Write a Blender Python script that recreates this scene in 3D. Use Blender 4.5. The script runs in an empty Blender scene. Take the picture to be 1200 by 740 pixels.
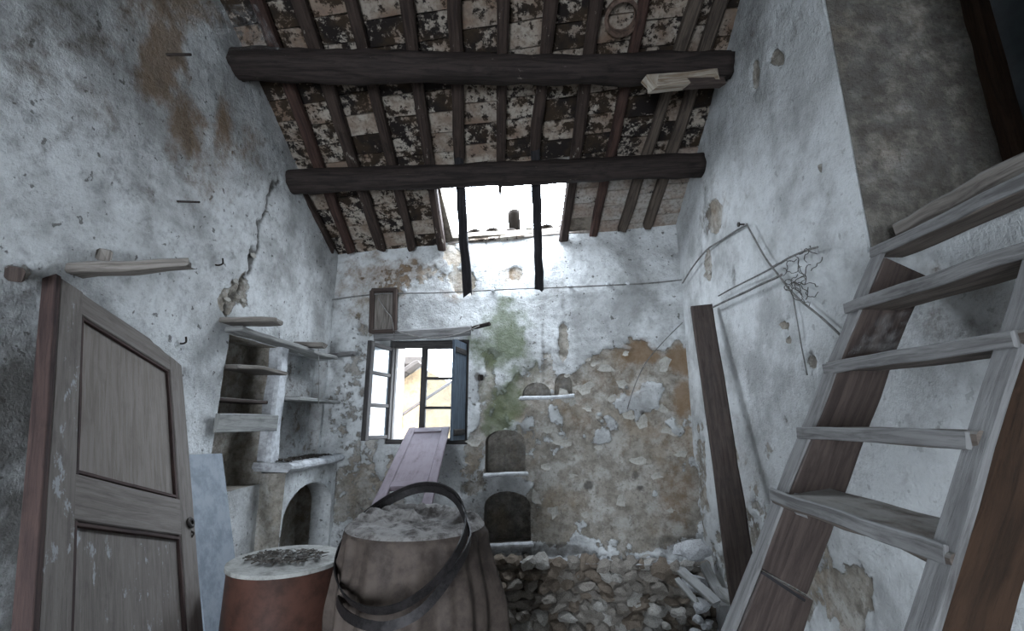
import bpy, bmesh, math, random
from math import sin, cos, pi, radians, hypot
from mathutils import Vector, Matrix, noise, Quaternion
from mathutils.geometry import delaunay_2d_cdt
random.seed(7)
V = Vector
SC = bpy.context.scene
COL = SC.collection

# ------------------------------------------------------------------ camera, sky, exposure
FPX, PITCH = 540.0, radians(13)
CAM = V((0, 0, 1.6))
cd = bpy.data.cameras.new('camera'); cam = bpy.data.objects.new('camera', cd); COL.objects.link(cam)
cam.location = CAM; cam.rotation_euler = (pi / 2 + PITCH, 0, 0)
cd.sensor_width = 36; cd.sensor_fit = 'HORIZONTAL'; cd.lens = FPX / 1200 * 36; cd.clip_start = 0.02; cd.clip_end = 400
SC.camera = cam
world = bpy.data.worlds.new('overcast_sky'); SC.world = world; world.use_nodes = True
bg = world.node_tree.nodes['Background']
bg.inputs['Color'].default_value = (0.79, 0.885, 1.0, 1); bg.inputs['Strength'].default_value = 9.0
SC.view_settings.view_transform = 'Standard'; SC.view_settings.look = 'None'
SC.view_settings.gamma = 1; SC.view_settings.use_curve_mapping = False
SC.view_settings.exposure = 2.05
SC.cycles.use_denoising = True
SC.cycles.max_bounces = 10; SC.cycles.diffuse_bounces = 8; SC.cycles.glossy_bounces = 3
SC.cycles.transmission_bounces = 6; SC.cycles.transparent_max_bounces = 12
SC.cycles.sample_clamp_indirect = 12

def portal(name, loc, target, sx, sy):          # sampling portal for the sky in an opening of the shell; adds no light
    l = bpy.data.lights.new(name, 'AREA'); l.shape = 'RECTANGLE'; l.size = sx; l.size_y = sy
    l.cycles.is_portal = True
    o = bpy.data.objects.new(name, l); COL.objects.link(o); o.location = loc
    o.rotation_euler = (V(target) - V(loc)).to_track_quat('-Z', 'Y').to_euler()
    return o

# ------------------------------------------------------------------ photo pixel -> place
FW = V((0, cos(PITCH), sin(PITCH))); UP = V((0, -sin(PITCH), cos(PITCH))); RT = V((1, 0, 0))
def ray(px, py): return FW + RT * ((px - 600) / FPX) + UP * ((370 - py) / FPX)
def proj(p):
    q = p - CAM; d = q.dot(FW)
    if d < 0.05: return (-9999, -9999)
    return (600 + FPX * q.dot(RT) / d, 370 - FPX * q.dot(UP) / d)
def atY(px, py, Y):
    d = ray(px, py); return CAM + d * (Y / d.y)
def onplane(px, py, p0, n):
    d = ray(px, py); return CAM + d * (n.dot(p0 - CAM) / n.dot(d))

class Frame:                                     # a vertical wall plane: u along, v height, depth towards the room
    def __init__(s, O, u, n): s.O, s.u, s.n = O, u.normalized(), n.normalized()
    def P(s, u, v, d=0): return s.O + s.u * u + V((0, 0, v)) + s.n * d
    def uv(s, p): q = p - s.O; return (q.dot(s.u), q.z)
    def pix(s, px, py, d=0): return onplane(px, py, s.O + s.n * d, s.n)
    def puv(s, px, py, d=0): return s.uv(s.pix(px, py, d))
BL = V((-1.595, 4.0, 0)); BR = V((1.433, 3.75, 0))
EB = (BR - BL).normalized(); NB = V((EB.y, -EB.x, 0))
WB = (BR - BL).length
DD = V((0.055, 1, 0)).normalized()
FB = Frame(BL, EB, NB)
FL = Frame(BL, -DD, V((DD.y, -DD.x, 0)))
FR = Frame(BR, -DD, V((-DD.y, DD.x, 0)))
ZL, ZSL, SL, RIDGE = 3.09, 0.059, 0.5, 3.9       # eave height at the left corner, its drift along the wall, roof slope, ridge
def roof_ut(p): q = V((p.x, p.y, 0)) - BL; return q.dot(EB), q.dot(NB)
def zroof_ut(u, t): return ZL + ZSL * u + SL * (t if t < RIDGE else 2 * RIDGE - t)
def RP(u, t, off=0): p = BL + EB * u + NB * t; return V((p.x, p.y, zroof_ut(u, t))) + RN * off
RN = (NB * -SL + V((0, 0, 1))).normalized()      # points up, out of the roof
def roofpix(px, py, off=0): return onplane(px, py, RP(0, 0, off), ((EB + V((0, 0, ZSL))).cross(NB + V((0, 0, SL)))).normalized())
def roof_uv(px, py, off=0): return roof_ut(roofpix(px, py, off))

# ------------------------------------------------------------------ tagging
def tag(o, label=None, cat=None, group=None, kind=None):
    if label: o['label'] = label
    if cat: o['category'] = cat
    if group: o['group'] = group
    if kind: o['kind'] = kind
    return o
WORLD = {}
def empty(name, loc, label=None, cat=None, group=None, kind=None):
    o = bpy.data.objects.new(name, None); COL.objects.link(o); o.location = loc; o.empty_display_size = .1
    WORLD[o.name] = V(loc); return tag(o, label, cat, group, kind)
def wloc(o): return WORLD[o.name]
def place(o, base, parent):
    COL.objects.link(o)
    WORLD[o.name] = V(base)
    if parent: o.parent = parent; o.location = V(base) - wloc(parent)
    else: o.location = base
    return o
def mesh_obj(name, verts, faces, mat, parent=None, uvs=None, smooth=False, cols=None, base=None):
    if base is None:
        n = len(verts); zs = min(v[2] for v in verts)
        base = V((sum(v[0] for v in verts) / n, sum(v[1] for v in verts) / n, zs))
    me = bpy.data.meshes.new(name)
    me.from_pydata([V(v) - base for v in verts], [], faces)
    if uvs:
        l = me.uv_layers.new(name='UVMap'); k = 0
        for f in uvs:
            for c in f: l.data[k].uv = c; k += 1
    if cols:
        a = me.color_attributes.new('mask', 'FLOAT_COLOR', 'POINT')
        for i, c in enumerate(cols): a.data[i].color = c
    if mat: me.materials.append(mat)
    if smooth:
        for p in me.polygons: p.use_smooth = True
    me.update()
    return place(bpy.data.objects.new(name, me), base, parent)

# ------------------------------------------------------------------ materials
def lin(h):
    h = h.lstrip('#'); c = [int(h[i:i + 2], 16) / 255 for i in (0, 2, 4)]
    return tuple((x / 12.92 if x <= .04045 else ((x + .055) / 1.055) ** 2.4) for x in c) + (1,)
class NT:
    def __init__(s, name):
        s.m = bpy.data.materials.new(name); s.m.use_nodes = True; s.t = s.m.node_tree; s.t.nodes.clear()
        s.out = s.n('ShaderNodeOutputMaterial'); s.b = s.n('ShaderNodeBsdfPrincipled')
        s.t.links.new(s.b.outputs[0], s.out.inputs[0]); s.b.inputs['Roughness'].default_value = .9
        s.b.inputs['Specular IOR Level'].default_value = .2
    def n(s, t, **k):
        x = s.t.nodes.new(t)
        for a, b in k.items(): setattr(x, a, b)
        return x
    def set(s, sock, val):
        if hasattr(val, 'is_linked') or hasattr(val, 'links'): s.t.links.new(val, sock)
        else: sock.default_value = val
    def coord(s, kind='Object', scale=(1, 1, 1), jitter=False):
        tc = s.n('ShaderNodeTexCoord'); o = tc.outputs[kind]
        mp = s.n('ShaderNodeMapping'); mp.inputs['Scale'].default_value = scale; s.t.links.new(o, mp.inputs[0])
        if jitter:
            oi = s.n('ShaderNodeObjectInfo'); m = s.n('ShaderNodeMath', operation='MULTIPLY'); m.inputs[1].default_value = 37.0
            s.t.links.new(oi.outputs['Random'], m.inputs[0]); s.t.links.new(m.outputs[0], mp.inputs['Location'])
        return mp.outputs[0]
    def noise(s, vec, scale, detail=4, rough=.6, dist=0):
        x = s.n('ShaderNodeTexNoise'); x.inputs['Scale'].default_value = scale; x.inputs['Detail'].default_value = detail
        x.inputs['Roughness'].default_value = rough; x.inputs['Distortion'].default_value = dist
        s.t.links.new(vec, x.inputs['Vector']); return x.outputs[0]
    def step(s, v, a, b):
        x = s.n('ShaderNodeMapRange', interpolation_type='SMOOTHSTEP'); s.set(x.inputs[0], v)
        x.inputs[1].default_value = a; x.inputs[2].default_value = b; return x.outputs[0]
    def math(s, op, a, b=0.0):
        x = s.n('ShaderNodeMath', operation=op); s.set(x.inputs[0], a); s.set(x.inputs[1], b); return x.outputs[0]
    def mix(s, f, a, b, mode='MIX'):
        x = s.n('ShaderNodeMix', data_type='RGBA', blend_type=mode); s.set(x.inputs[0], f); s.set(x.inputs[6], a); s.set(x.inputs[7], b)
        return x.outputs[2]
    def bump(s, h, strength=.5, dist=.01):
        x = s.n('ShaderNodeBump'); x.inputs['Strength'].default_value = strength; x.inputs['Distance'].default_value = dist
        s.set(x.inputs['Height'], h); s.t.links.new(x.outputs[0], s.b.inputs['Normal'])
    def col(s, c): s.set(s.b.inputs['Base Color'], c)

def plaster(name, k=1.0, white='#d2d4d4', grey='#a3a4a3', sub='#a19b91', sub2='#7d776e'):
    n = NT(name); c = n.coord()
    at = n.n('ShaderNodeAttribute'); at.attribute_name = 'mask'
    sp = n.n('ShaderNodeSeparateColor'); n.t.links.new(at.outputs['Color'], sp.inputs[0])
    peel, stain, moss, dirt_shade = sp.outputs[0], sp.outputs[1], sp.outputs[2], at.outputs['Alpha']  # alpha holds real dirt plus some painted shade
    n1 = n.noise(c, 2.2, 6, .65); n2 = n.noise(c, 14, 6, .7); n3 = n.noise(c, 60, 4, .7); n4 = n.noise(c, 6, 5, .7)
    base = n.mix(n.step(n1, .42, .66), lin(white), lin(grey))
    base = n.mix(n.math('MULTIPLY', n.step(n2, .48, .70), .5 * k), base, lin('#8a8b8e'))
    fl = n.math('MULTIPLY', n.step(n3, .66, .70), n.step(n4, .5, .62))
    base = n.mix(n.math('MULTIPLY', fl, .75 * k), base, lin('#5c5852'))
    n5 = n.noise(c, 1.3, 8, .72, .4); n6 = n.noise(c, 34, 8, .75)
    base = n.mix(n.math('MULTIPLY', n.step(n5, .45, .66), .55 * k), base, lin('#6f6d69'))
    base = n.mix(n.math('MULTIPLY', n.step(n6, .5, .70), .38 * k), base, lin('#716f6c'))
    n7 = n.noise(c, 26, 3, .5); base = n.mix(n.math('MULTIPLY', n.step(n7, .66, .71), .75 * k), base, lin('#46423d'))
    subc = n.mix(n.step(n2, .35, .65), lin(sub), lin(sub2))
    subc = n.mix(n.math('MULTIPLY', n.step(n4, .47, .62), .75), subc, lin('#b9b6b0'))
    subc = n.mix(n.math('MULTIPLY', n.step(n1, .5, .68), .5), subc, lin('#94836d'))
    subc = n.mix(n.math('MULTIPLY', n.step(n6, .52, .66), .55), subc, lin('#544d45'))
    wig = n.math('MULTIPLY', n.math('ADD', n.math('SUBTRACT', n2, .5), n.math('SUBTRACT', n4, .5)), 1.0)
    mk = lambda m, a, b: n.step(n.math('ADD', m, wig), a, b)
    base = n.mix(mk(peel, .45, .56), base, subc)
    base = n.mix(n.math('MULTIPLY', mk(stain, .12, .85), .8), base, lin('#7d6347'), 'MIX')
    base = n.mix(n.math('MULTIPLY', mk(moss, .15, 1.2), .8), base, lin('#5b6547'))
    base = n.mix(n.math('MULTIPLY', mk(dirt_shade, .1, 1.0), .85), base, lin('#4e4a45'))
    n.col(base)
    h = n.math('ADD', n.math('MULTIPLY', n2, .6), n.math('MULTIPLY', n3, .35))
    h = n.math('SUBTRACT', h, n.math('MULTIPLY', mk(peel, .45, .56), .45))
    h = n.math('ADD', h, n.math('MULTIPLY', n6, .4))
    n.bump(h, 1.0, .022)
    return n.m
def wood(name, a, b, dark='#1d1815', dk=.5, scale=1.0, dust=None, rough=.85, fleck=None, fl=(.68, .72), fs=7):
    n = NT(name); c = n.coord('UV', (1.6 * scale, 22 * scale, 1), jitter=True); c2 = n.coord('UV', (5, 9, 1), jitter=True)
    g = n.noise(c, 2.5, 6, .65, .6); g2 = n.noise(c, 9, 5, .7); p = n.noise(c2, 1.6, 5, .65)
    base = n.mix(n.step(g, .35, .68), lin(a), lin(b))
    base = n.mix(n.math('MULTIPLY', n.step(g2, .55, .72), dk), base, lin(dark))
    base = n.mix(n.math('MULTIPLY', n.step(p, .52, .74), dk), base, lin(dark))
    if fleck:
        c3 = n.coord('UV', (1, 2.2, 1), jitter=True); q = n.noise(c3, fs, 6, .75); base = n.mix(n.math('MULTIPLY', n.step(q, *fl), .85), base, lin(fleck))
    if dust:
        ge = n.n('ShaderNodeNewGeometry'); s = n.n('ShaderNodeSeparateXYZ'); n.t.links.new(ge.outputs['Normal'], s.inputs[0])
        f = n.math('MULTIPLY', n.step(s.outputs[2], .2, .9), n.step(p, .25, .6))
        base = n.mix(n.math('MULTIPLY', f, .8), base, lin(dust))
    n.col(base); n.b.inputs['Roughness'].default_value = rough
    n.bump(n.math('ADD', g, n.math('MULTIPLY', g2, .5)), .6, .006)
    return n.m
def plain(name, a, b, scale=12, rough=.8, metal=0.0, bump=.3, thr=(.4, .65), dist=.006, jitter=False):
    n = NT(name); c = n.coord(jitter=jitter); g = n.noise(c, scale, 6, .65); g2 = n.noise(c, scale * 4, 4, .7)
    n.col(n.mix(n.step(n.math('ADD', n.math('MULTIPLY', g, .7), n.math('MULTIPLY', g2, .3)), *thr), lin(a), lin(b)))
    n.b.inputs['Roughness'].default_value = rough; n.b.inputs['Metallic'].default_value = metal
    n.bump(n.math('ADD', g, n.math('MULTIPLY', g2, .5)), bump, dist); return n.m
def tile_mat(name, lime, clay, soot_lo, soot_hi):
    n = NT(name); c = n.coord(jitter=True)
    a = n.noise(c, 5, 4, .6); b = n.noise(c, 15, 7, .72, .1); d = n.noise(c, 40, 4, .7)
    base = n.mix(n.step(a, .36, .68), lin(lime), lin(clay))
    base = n.mix(n.math('MULTIPLY', n.step(d, .45, .65), .65), base, lin('#6a6057'))
    oi = n.n('ShaderNodeObjectInfo')
    k = n.math('ADD', b, n.math('MULTIPLY', n.math('SUBTRACT', oi.outputs['Random'], .5), .18))
    base = n.mix(n.step(k, soot_lo, soot_hi), base, n.mix(n.step(a, .4, .6), lin('#1f1a18'), lin('#33291f')))
    n.col(base); n.bump(n.math('ADD', b, n.math('MULTIPLY', d, .5)), .5, .008); return n.m

M = {}
M['plaster'] = plaster('old_limewash_plaster')
M['plaster_r'] = plaster('clean_limewash_plaster', .4)
M['niche'] = plain('niche_plaster', '#6a665f', '#56524c', 9)
M['rubble'] = plain('mortar_rubble', '#8a8278', '#665f57', 14, bump=.8, dist=.02)
M['stone_a'] = plain('grey_stone', '#98928a', '#6a645d', 9, bump=.6, dist=.01, jitter=True)
M['stone_b'] = plain('pale_limestone', '#b9b6b0', '#87837c', 9, bump=.6, dist=.01, jitter=True)
M['stone_c'] = plain('brown_stone', '#877b6e', '#5f564d', 9, bump=.6, dist=.01, jitter=True)
M['lump'] = plain('plaster_lump', '#c2c4c6', '#98989a', 9, bump=.5, dist=.01, jitter=True)
M['flake'] = plain('loose_plaster_flake', '#aaa79f', '#8b8780', 14, bump=.5)
M['floor'] = plain('earth_floor', '#5d564d', '#423c36', 6, bump=.6, dist=.02)
M['soot_roof'] = plain('sooty_roof_underside', '#857d72', '#575048', 5, bump=.5)
M['beam'] = wood('soot_black_beam', '#362e2b', '#201b19', '#100d0c', .5, fleck='#6e675f', fl=(.66, .70), fs=9)
M['rafter'] = wood('smoky_rafter', '#40352f', '#29211e', '#13100f', .5, fleck='#8a837a', fl=(.63, .67))
M['rafter_red'] = wood('red_brown_rafter', '#4a3730', '#2e2320', '#141010', .45)
M['rafter_pale'] = wood('grey_rafter', '#5c5249', '#3a332e', '#1b1715', .45)
M['hang'] = wood('charred_rafter', '#2c2a2c', '#191819', '#0c0c0d', .4)
M['splinter'] = wood('splintered_wood', '#a39c90', '#6e5c4a', '#3a2c22', .4)
M['grey_wood'] = wood('weathered_grey_wood', '#7b7a79', '#565453', '#2d2a28', .4, dust='#8d8d8d')
M['brown_wood'] = wood('dry_brown_wood', '#4a403b', '#332b28', '#1b1614', .4, dust='#8b8784')
M['tread'] = wood('brown_grey_tread', '#6a615a', '#4b433e', '#2a2421', .4, dust='#94938f')
M['raw_wood'] = wood('raw_brown_wood', '#3b2b20', '#281d15', '#120d09', .6)
M['plank'] = wood('dusty_plank', '#7d7771', '#59534d', '#2d2825', .4, dust='#95938f')
M['white_plank'] = wood('limewashed_board', '#93938f', '#727170', '#403d3a', .4, dust='#a2a3a3')
M['pink_wood'] = wood('pinkish_panel_wood', '#6b6166', '#554b50', '#372f32', .4, dust='#766d74')
M['door'] = wood('grey_painted_door', '#78726d', '#66605b', '#3f3935', .35)
M['door_panel'] = wood('grey_door_panel', '#7e7771', '#6d665f', '#453e38', .25)
M['door_edge'] = wood('dark_red_door_edge', '#4a3b37', '#352b2a', '#1c1716', .4)
M['door_flaky'] = wood('flaking_door_paint', '#78726d', '#66605b', '#3f3935', .35, fleck='#9a9d9e', fl=(.58, .63), fs=9)
M['blue_board'] = plain('blue_painted_board', '#848b93', '#6c747d', 6, bump=.15, rough=.6)
M['window_wood'] = wood('dark_window_wood', '#474442', '#2d2b2b', '#171616', .4)
M['shutter'] = wood('blue_grey_shutter', '#5c6670', '#454e58', '#272c33', .4)
M['iron'] = plain('rusty_iron', '#37302c', '#211d1b', 20, rough=.6, metal=.3)
M['hoop'] = plain('black_iron_hoop', '#2e2b2b', '#1b1919', 25, rough=.5, metal=.4)
M['wire'] = plain('dusty_wire', '#7d7b78', '#5a5855', 20)
M['root'] = plain('dry_root', '#65625e', '#45423f', 20)
M['drum'] = plain('red_brown_drum', '#4c332b', '#35251f', 5, rough=.55, bump=.15)
M['dust'] = plain('grey_dust', '#9a9a96', '#74736f', 9, bump=.5)
M['litter'] = plain('dry_litter', '#4b453e', '#2f2a26', 20)
M['cloth'] = plain('brown_tarpaulin', '#4d443e', '#332c28', 5, rough=.75, bump=.25)
M['cloth_dust'] = plain('dust_on_tarpaulin', '#85827f', '#3f3a37', 9, bump=.6)
M['slate_door'] = plain('dark_slate_door', '#333a3e', '#2a3034', 5, rough=.6, bump=.1)
M['clay'] = plain('roof_clay', '#2e2925', '#241f1c', 10, jitter=True)
M['cream'] = plain('cream_stone_wall', '#5b4d39', '#453a2b', 6, bump=.5)
M['far_wall'] = plain('pale_far_wall', '#4a4a48', '#444442', 6)
M['hill'] = plain('hazy_hill', '#3a4248', '#353d43', .2)
M['terracotta'] = plain('terracotta_pipe', '#66544a', '#42362f', 12)
M['tile0'] = tile_mat('limed_roof_tile', '#a39b8f', '#7a6759', .49, .56)
M['tile1'] = tile_mat('sooty_roof_tile', '#948b80', '#6f5a4b', .44, .51)
M['tile2'] = tile_mat('clean_roof_tile', '#a39e97', '#8d7c70', .64, .72)
def glass_mat():
    n = NT('dusty_glass'); c = n.coord()
    tr = n.n('ShaderNodeBsdfTransparent'); tr.inputs[0].default_value = (.86, .92, .96, 1)
    gl = n.n('ShaderNodeBsdfGlossy'); gl.inputs['Roughness'].default_value = .08
    df = n.n('ShaderNodeBsdfDiffuse'); df.inputs[0].default_value = lin('#a9b4bd')
    m1 = n.n('ShaderNodeMixShader'); m1.inputs[0].default_value = .08
    n.t.links.new(tr.outputs[0], m1.inputs[1]); n.t.links.new(gl.outputs[0], m1.inputs[2])
    m2 = n.n('ShaderNodeMixShader'); n.set(m2.inputs[0], n.math('MULTIPLY', n.noise(c, 9, 4, .6), .45))
    n.t.links.new(m1.outputs[0], m2.inputs[1]); n.t.links.new(df.outputs[0], m2.inputs[2])
    n.t.links.new(m2.outputs[0], n.out.inputs[0]); return n.m
M['glass'] = glass_mat()
def web_mat():
    n = NT('cobweb'); c = n.coord()
    tr = n.n('ShaderNodeBsdfTransparent'); df = n.n('ShaderNodeBsdfDiffuse'); df.inputs[0].default_value = lin('#a9a9a8')
    m = n.n('ShaderNodeMixShader'); k = n.step(n.noise(c, 30, 5, .7), .38, .75)
    n.set(m.inputs[0], n.math('MULTIPLY', k, .3))
    n.t.links.new(tr.outputs[0], m.inputs[1]); n.t.links.new(df.outputs[0], m.inputs[2]); n.t.links.new(m.outputs[0], n.out.inputs[0])
    return n.m
M['web'] = web_mat()

# ------------------------------------------------------------------ shape helpers
def orient(A, B, side):
    ax = (B - A).normalized(); s = (side - ax * side.dot(ax)).normalized(); return ax, s, ax.cross(s)
def plank(name, A, B, side, w, t, mat, parent=None, n=8, jit=.004, rag=.012, taper=1.0, bow=0.0, ch=.18, tags=None, seed=None, tshape=None):
    """rough sawn board from A to B; `side` is the width direction. Irregular edges, ragged ends."""
    A, B = V(A), V(B); ax, s, u = orient(A, B, V(side)); L = (B - A).length
    rnd = random.Random(seed if seed is not None else (round(A.x * 99) * 7919 + round(A.y * 99) * 104729 + round(B.z * 99) * 1299709 + sum(map(ord, name)) * 31) & 0xffff)
    off = V((rnd.random() * 50, rnd.random() * 50, rnd.random() * 50))
    c = min(w, t) * ch
    sec = [(-w / 2 + c, -t / 2), (w / 2 - c, -t / 2), (w / 2, -t / 2 + c), (w / 2, t / 2 - c), (w / 2 - c, t / 2), (-w / 2 + c, t / 2), (-w / 2, t / 2 - c), (-w / 2, -t / 2 + c)]
    per = [0]
    for i in range(8): per.append(per[-1] + hypot(sec[(i + 1) % 8][0] - sec[i][0], sec[(i + 1) % 8][1] - sec[i][1]))
    verts, faces, uvs = [], [], []; v0 = rnd.random() * 9
    for i in range(n + 1):
        f = i / n; k = 1 + (taper - 1) * f
        if tshape: k *= tshape(f)
        cen = A + ax * (L * f) + u * (bow * sin(pi * f) * L)
        for j, (a, b) in enumerate(sec):
            p = cen + s * (a * k) + u * (b * (1 + (k - 1) * .5))
            q = noise.noise_vector(p * 7 + off)
            p = p + s * (q.x * jit) + u * (q.y * jit)
            if i in (0, n): p = p + ax * (rnd.uniform(-1, 1) * rag)
            verts.append(p)
    for i in range(n):
        for j in range(8):
            j2 = (j + 1) % 8
            faces.append((i * 8 + j, i * 8 + j2, (i + 1) * 8 + j2, (i + 1) * 8 + j))
            a, b = L * i / n, L * (i + 1) / n
            uvs.append(((a, v0 + per[j]), (a, v0 + per[j + 1]), (b, v0 + per[j + 1]), (b, v0 + per[j])))
    faces.append(tuple(range(7, -1, -1))); uvs.append([(sec[j][0] * .5, v0 + sec[j][1]) for j in range(7, -1, -1)])
    faces.append(tuple(n * 8 + j for j in range(8))); uvs.append([(sec[j][0] * .5, v0 + sec[j][1]) for j in range(8)])
    o = mesh_obj(name, verts, faces, mat, parent, uvs)
    if tags: tag(o, *tags)
    return o
def log(name, A, B, r0, r1, mat, parent=None, n=70, seg=20, jit=.16, bend=(0, 0, 0), tags=None):
    A, B = V(A), V(B); ax, s, u = orient(A, B, V((0, 0, 1))); L = (B - A).length; off = V((random.random() * 40, 3, 9))
    verts, faces, uvs = [], [], []
    for i in range(n + 1):
        f = i / n; r = r0 + (r1 - r0) * f; c = A + ax * (L * f) + V(bend) * sin(pi * f)
        for j in range(seg):
            a = 2 * pi * j / seg; d = s * cos(a) + u * sin(a)
            rr = r * (1 + jit * noise.noise(d * 1.2 + ax * (L * f * 1.5) + off) + jit * .6 * noise.noise(d * 3 + ax * (L * f * 4) + off) + jit * .4 * noise.noise(d * 7 + ax * (L * f * 9) + off))
            verts.append(c + d * rr)
    for i in range(n):
        for j in range(seg):
            j2 = (j + 1) % seg; faces.append((i * seg + j, i * seg + j2, (i + 1) * seg + j2, (i + 1) * seg + j))
            a, b = L * i / n, L * (i + 1) / n; p, q = j * .5 / seg, (j + 1) * .5 / seg
            uvs.append(((a, p), (a, q), (b, q), (b, p)))
    faces.append(tuple(range(seg - 1, -1, -1))); uvs.append([(0, j * .03) for j in range(seg)])
    faces.append(tuple(n * seg + j for j in range(seg))); uvs.append([(0, j * .03) for j in range(seg)])
    o = mesh_obj(name, verts, faces, mat, parent, uvs, smooth=True)
    if tags: tag(o, *tags)
    return o
def smooth_pts(pts, k=6, closed=False):
    out = []; n = len(pts); rng = range(n if closed else n - 1)
    for i in rng:
        g = lambda q: pts[q % n] if closed else pts[max(0, min(n - 1, q))]
        p0, p1, p2, p3 = g(i - 1), g(i), g(i + 1), g(i + 2)
        for j in range(k):
            t = j / k
            out.append(.5 * ((2 * p1) + (p2 - p0) * t + (2 * p0 - 5 * p1 + 4 * p2 - p3) * t * t + (3 * p1 - p0 - 3 * p2 + p3) * t ** 3))
    if not closed: out.append(pts[-1])
    return out
def tube_data(pts, r, seg=5, closed=False):
    verts, faces = [], []; n = len(pts)
    for i, p in enumerate(pts):
        a = pts[(i - 1) % n] if (closed or i) else p; b = pts[(i + 1) % n] if (closed or i < n - 1) else p
        ax = (b - a).normalized() if (b - a).length > 1e-6 else V((0, 0, 1))
        s = ax.cross(V((.31, .52, .79))).normalized(); u = ax.cross(s); rr = r(i / max(1, n - 1)) if callable(r) else r
        for j in range(seg): verts.append(p + s * (cos(2 * pi * j / seg) * rr) + u * (sin(2 * pi * j / seg) * rr))
    for i in range(n if closed else n - 1):
        for j in range(seg):
            j2 = (j + 1) % seg; i2 = (i + 1) % n
            faces.append((i * seg + j, i * seg + j2, i2 * seg + j2, i2 * seg + j))
    if not closed: faces += [tuple(range(seg - 1, -1, -1)), tuple((n - 1) * seg + j for j in range(seg))]
    return verts, faces
def tube(name, pts, r, mat, parent=None, seg=5, closed=False, k=5, tags=None):
    v, f = tube_data(smooth_pts([V(p) for p in pts], k, closed), r, seg, closed)
    o = mesh_obj(name, v, f, mat, parent, smooth=True)
    if tags: tag(o, *tags)
    return o
def inpoly(x, y, poly):
    c = False; n = len(poly); j = n - 1
    for i in range(n):
        xi, yi = poly[i]; xj, yj = poly[j]
        if (yi > y) != (yj > y) and x < (xj - xi) * (y - yi) / (yj - yi) + xi: c = not c
        j = i
    return c
def dense(poly, step):
    out = []
    for i in range(len(poly)):
        a, b = poly[i], poly[(i + 1) % len(poly)]; m = max(1, int(hypot(b[0] - a[0], b[1] - a[1]) / step))
        for k in range(m): out.append((a[0] + (b[0] - a[0]) * k / m, a[1] + (b[1] - a[1]) * k / m))
    return out
def arch_poly(u0, u1, v0, v1, vs, n=10):
    """u0..u1 wide, v0 sill, vs springing, v1 crown"""
    p = [(u0, v0), (u1, v0), (u1, vs)]; cu = (u0 + u1) / 2; a = (u1 - u0) / 2
    for i in range(1, n): t = pi * i / n; p.append((cu + a * cos(t), vs + (v1 - vs) * sin(t)))
    return p + [(u0, vs)]
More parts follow.
